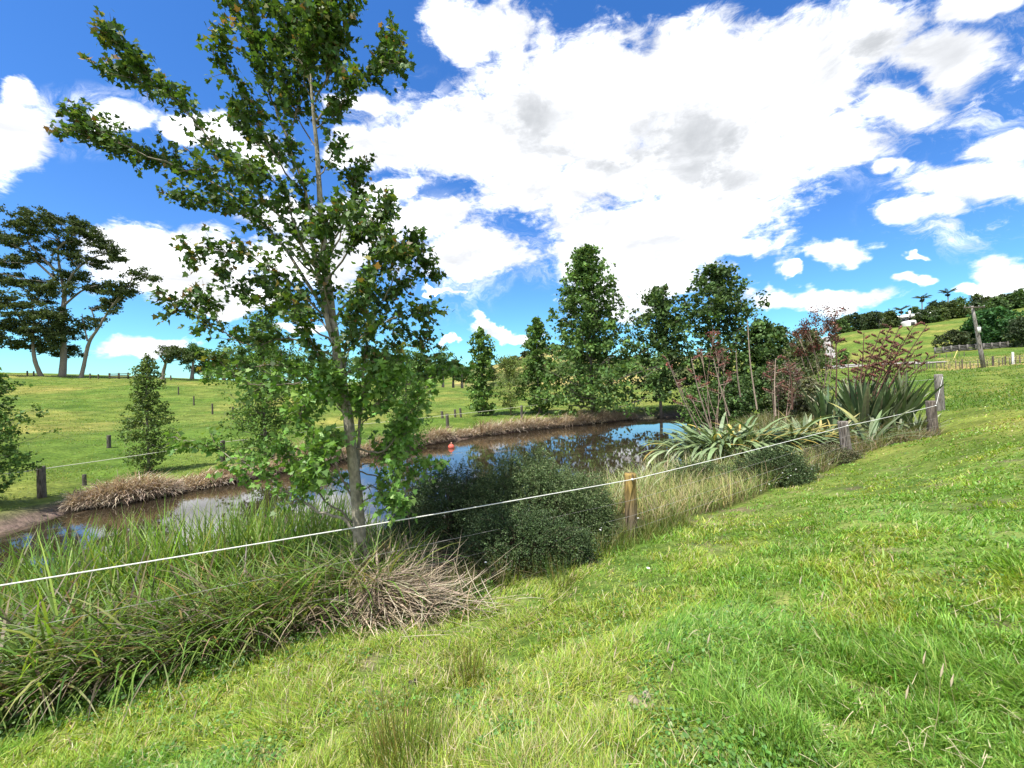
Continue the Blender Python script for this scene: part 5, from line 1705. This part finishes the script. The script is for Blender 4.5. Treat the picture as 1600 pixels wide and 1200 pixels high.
bush('round_tree', 'large round dark green tree right of the utility pole, with a short trunk', 1556, 118, 481, 36, n=7000, cols=[(0.035, 0.10, 0.03), (0.055, 0.14, 0.038)], leaf=0.8)
bush('round_tree', 'dark green tree half behind the utility pole', 1528, 122, 494, 20, n=3500, cols=[(0.035, 0.10, 0.03), (0.055, 0.14, 0.038)], leaf=0.8)
bush('olive_bush', 'spreading olive bush left of the utility pole', 1494, 116, 516, 25, n=4000, cols=[(0.06, 0.075, 0.03), (0.04, 0.06, 0.022)], leaf=0.6, cat='bush', trunk=0.05)
bush('grey_green_tree', 'grey green tree at the right edge below the hedge', 1598, 110, 495, 16, n=3000, cols=[(0.07, 0.10, 0.05), (0.05, 0.08, 0.035)], leaf=0.6)
bush('round_bush', 'dark bush at the right end of the ridge hedge', 1592, 215, 456, 14, n=2000, leaf=1.0, cat='bush', trunk=.05)
bush('driveway_bush', 'bright green bush tree on the right side of the driveway', 1318, 105, 545, 10, n=1500, cols=MG, leaf=0.5)
bush('driveway_bush', 'rounded green bush on the left side of the driveway foot', 1288, 100, 556, 14, n=2400, cols=MG, leaf=0.5, cat='bush', trunk=.05)
bush('driveway_bush', 'darker green bush uphill on the left of the driveway', 1272, 120, 530, 18, n=2600, cols=DG, leaf=0.6)
bush('driveway_bush', 'dark tree on the left of the driveway top', 1270, 170, 515, 14, n=2000, cols=BK, leaf=0.8)
HW = ['left end', 'first third', 'middle', 'right part']
hedge = [(1316, 497, 11), (1326, 492, 12), (1338, 488, 12), (1350, 491, 10), (1360, 488, 10), (1371, 486, 11), (1383, 488, 10), (1393, 484, 10), (1400, 494, 7), (1446, 483, 13), (1458, 478, 12), (1432, 478, 9),
         (1470, 482, 11), (1482, 484, 11), (1494, 482, 12), (1505, 482, 11), (1476, 470, 11), (1462, 470, 10), (1490, 470, 12), (1504, 463, 10), (1510, 478, 12), (1530, 458, 10), (1532, 470, 14), (1546, 463, 13), (1560, 464, 13), (1570, 460, 12), (1580, 459, 12), (1556, 475, 14), (1542, 474, 13),
         (1524, 482, 12), (1599, 450, 10), (1608, 460, 12)]
hb = None
LHB = ['at the left end of the ridge, above the driveway', 'in the left part of the ridge hedge', 'left of the long pale roof', 'in front of the left end of the pale roof', 'near the white garage arch', 'between the two tall palms',
       'right of the taller palm on the ridge', 'behind the top of the utility pole', 'on the ridge above the big round tree', 'at the right end of the ridge']
hedge += [(1446, 489, 12), (1462, 488, 9), (1440, 492, 8)]
hedge.sort()
for i, (px, topy, hw) in enumerate(hedge):
    Y = 206 if (1390 < px < 1480 and topy >= 482) else 214 + (i * 7 % 11)
    zone = 0 if px < 1330 else 1 if px < 1362 else 2 if px < 1388 else 3 if px < 1408 else 4 if px < 1435 else 5 if px < 1480 else 6 if px < 1508 else 7 if px < 1535 else 8 if px < 1575 else 9
    tone = [BK, [(0.03, 0.055, 0.022), (0.05, 0.075, 0.03)], [(0.05, 0.08, 0.022), (0.08, 0.11, 0.03)]][(i * 5) % 3]
    tn = ['blackish green', 'dull grey green', 'lighter olive'][(i * 5) % 3]
    sz = 'tall' if hw * 1.0 > 12 else 'small' if hw < 10.5 else 'medium'
    bush('ridge_bush', f'{sz} {tn} bush {LHB[zone]}', px, Y, topy, hw * 1.15, n=1500, cols=tone, leaf=1.0, group='bushes of the ridge hedge', cat='bush', trunk=.04)


def palm(label, px, Y, topy, fr=11):
    B = on_ground(px, Y)
    topz = pt(px, topy, Y)[2] - B[2]
    root = thing('palm_tree', B, label, 'palm tree')
    ac = Acc()
    zz = np.linspace(0, 1, 8)
    tube(ac, np.stack([0.2 * np.sin(zz * 2), 0 * zz, zz * topz], -1), np.linspace(0.35, 0.2, 8), 8, (0.22, 0.19, 0.15))
    ac.build('trunk', M_BARK, root, True)
    ac = Acc()
    n = fr
    az = np.arange(n) * 2.4
    P = np.tile([0.18, 0, topz], (n, 1)).astype(float)
    k = 40
    Lf = 4.6
    for i in range(n):
        tl = RNG.uniform(0.5, 1.2)
        bd = 0.9
        t_ = np.linspace(0.1, 1, k)
        a1 = tl + bd * t_
        hx = np.cumsum(np.sin(a1)) * Lf / k
        hz = np.cumsum(np.cos(a1)) * Lf / k
        rp = P[i] + np.stack([hx * math.sin(az[i]), hx * math.cos(az[i]), hz], -1)
        side = np.array([math.cos(az[i]), -math.sin(az[i]), 0])
        for sg in (-1, 1):
            dl = np.tile(side * sg, (k, 1)) + np.array([0, 0, -0.55]) + np.stack([np.full(k, .4 * math.sin(az[i])), np.full(k, .4 * math.cos(az[i])), np.zeros(k)], -1)
            leaves(ac, rp, dl, rand_dir(k, 1.5), 1.0 * np.sin(t_ * 2.6 + .3).clip(.25, 1), np.array([(0, 0), (0.09, 0.4), (0, 1), (-0.09, 0.4)]), pick([(0.05, 0.07, 0.03), (0.035, 0.05, 0.02)], k))
        tube(ac, rp[::5], 0.05, 4, (0.08, 0.09, 0.04), False)
    ac.build('crown', M_LEAF_FAR, root)
    # skirt of old fronds below the crown
    ac = Acc()
    n = 60
    P = np.tile([0.18, 0, topz - 1.0], (n, 1)) + RNG.normal(0, .15, (n, 3))
    leaves(ac, P, rand_dir(n, -1.2), rand_dir(n), 1.3, DIAM, pick([(0.07, 0.06, 0.035), (0.05, 0.06, 0.03)], n))
    ac.build('dead_fronds', M_LEAF_FAR, root)


palm('left tall palm with a thin trunk on the ridge skyline', 1444, 222, 466)
palm('taller right palm standing above the ridge hedge', 1485, 224, 457)
palm('short palm with its crown just above the pale roof', 1411, 220, 484, 9)

# house on the ridge
B = on_ground(1435, 211)
zc = pt(1435, 494, 211)[2]
root = thing('farm_house', B, 'long low white roofed house half hidden by the ridge hedge', 'house')
hz = max(3.0, zc - B[2])
ac = Acc()
xl, xr = pt(1394, 496, 211)[0] - B[0], pt(1478, 488, 211)[0] - B[0]
slope = 0.13
for (x0, x1, z0) in ((xl, xl + 16, 0.0), (xl + 15.95, xr, 1.6)):
    box(ac, ((x0 + x1) / 2, 4.5, hz / 2 - 1.5 + z0), (x1 - x0 - .5, 8, hz + 1.6 + z0 * .5), (0.42, 0.41, 0.38))
ac.build('walls', M_PLAIN, root)
for (x0, x1, z0) in ((xl, xl + 16, -0.6), (xl + 15.6, xr, 1.2)):
    ac = Acc()
    zt = hz + z0 - .1
    V = np.array([(x0, -0.4, zt), (x1, -0.4, zt + (x1 - x0) * .09), (x1 - 1.5, 4.5, zt + 1.3 + (x1 - x0) * .09), (x0 + 1.5, 4.5, zt + 1.3), (x0, 9.2, zt), (x1, 9.2, zt + (x1 - x0) * .09)])
    V = np.concatenate([V, V - [0, 0, .3]])
    ac.add(V, [np.array([(0, 1, 2, 3), (3, 2, 5, 4), (6, 0, 3, 9), (7, 1, 0, 6), (8, 2, 1, 7), (11, 5, 2, 8), (10, 4, 5, 11), (9, 3, 4, 10), (9, 8, 7, 6), (10, 11, 8, 9)])], (0.72, 0.72, 0.70))
    ac.build('roof', M_PLAIN, root)
for k, x in enumerate(np.linspace(xl + 2.5, xr - 3, 7)):
    ac = Acc()
    box(ac, (x, 0.42 if x < xl + 15 else 0.42, hz - 1.9 + (0 if x < xl + 15 else 1.6)), (1.6, 0.12, 1.2), (0.05, 0.06, 0.07))
    ac.build('window', M_PLAIN, root)
ac = Acc()
q = pt(1419, 487, 211) - B
box(ac, (q[0], -0.8, q[2] - 1.2), (0.6, 0.6, 3.0), (0.75, 0.75, 0.73))
ac.build('chimney', M_PLAIN, root)
# small arched garage
B = gnd(1427, 502, 205)
root = thing('garage', B, 'small white arched garage in the hedge gap below the pale roof', 'garage')
ac = Acc()
a_ = np.linspace(0, math.pi, 12)
prof = np.concatenate([[(2.0, -.4)], np.stack([2.0 * np.cos(a_), 1.6 + 1.2 * np.sin(a_)], -1), [(-2.0, -.4)]])
k = len(prof)
V = np.concatenate([np.column_stack([prof[:, 0], np.zeros(k), prof[:, 1]]), np.column_stack([prof[:, 0], np.full(k, 5.0), prof[:, 1]])])
i = np.arange(k - 1)
ac.add(V, [np.stack([i, i + 1, i + 1 + k, i + k], -1), np.array([np.arange(k)[::-1]]), np.array([np.arange(k) + k])], (0.66, 0.66, 0.64))
ac.build('shell', M_PLAIN, root)
ac = Acc()
box(ac, (-0.3, -0.06, 0.8), (1.9, 0.08, 2.0), (0.06, 0.06, 0.06))
ac.build('door', M_PLAIN, root)

# brush on the far hill: individual scrub clumps
for i, (px, Y, hw, hh) in enumerate([(735, 292, 10, 8), (752, 295, 9, 7), (770, 298, 8, 9), (790, 305, 10, 7), (806, 310, 9, 8), (822, 315, 10, 8), (835, 320, 9, 9), (850, 325, 11, 8), (866, 326, 10, 9), (882, 326, 9, 8),
                                     (830, 270, 10, 8), (860, 262, 12, 9), (800, 262, 10, 8), (985, 320, 12, 8), (1010, 300, 14, 9), (770, 255, 9, 8), (845, 240, 10, 8)]):
    zt = on_ground(px, Y)
    proj = 600 - (zt[2] / Y) * F - (px - 800) * math.tan(R(1.5)) + math.tan(R(CAM_PITCH)) * F
    bush('hill_scrub', ['dark scrub clump on the crest of the distant dry hill', 'dark scrub clump on the lower flank of the distant dry hill'][int(Y < 285)], px, Y, proj - hh, hw, n=700, cols=[(0.05, 0.065, 0.025), (0.07, 0.085, 0.03)], leaf=1.4,
         group=['scrub on the crest of the distant hill', 'scrub on the flank of the distant hill'][int(Y < 285)], cat='scrub', trunk=.04)
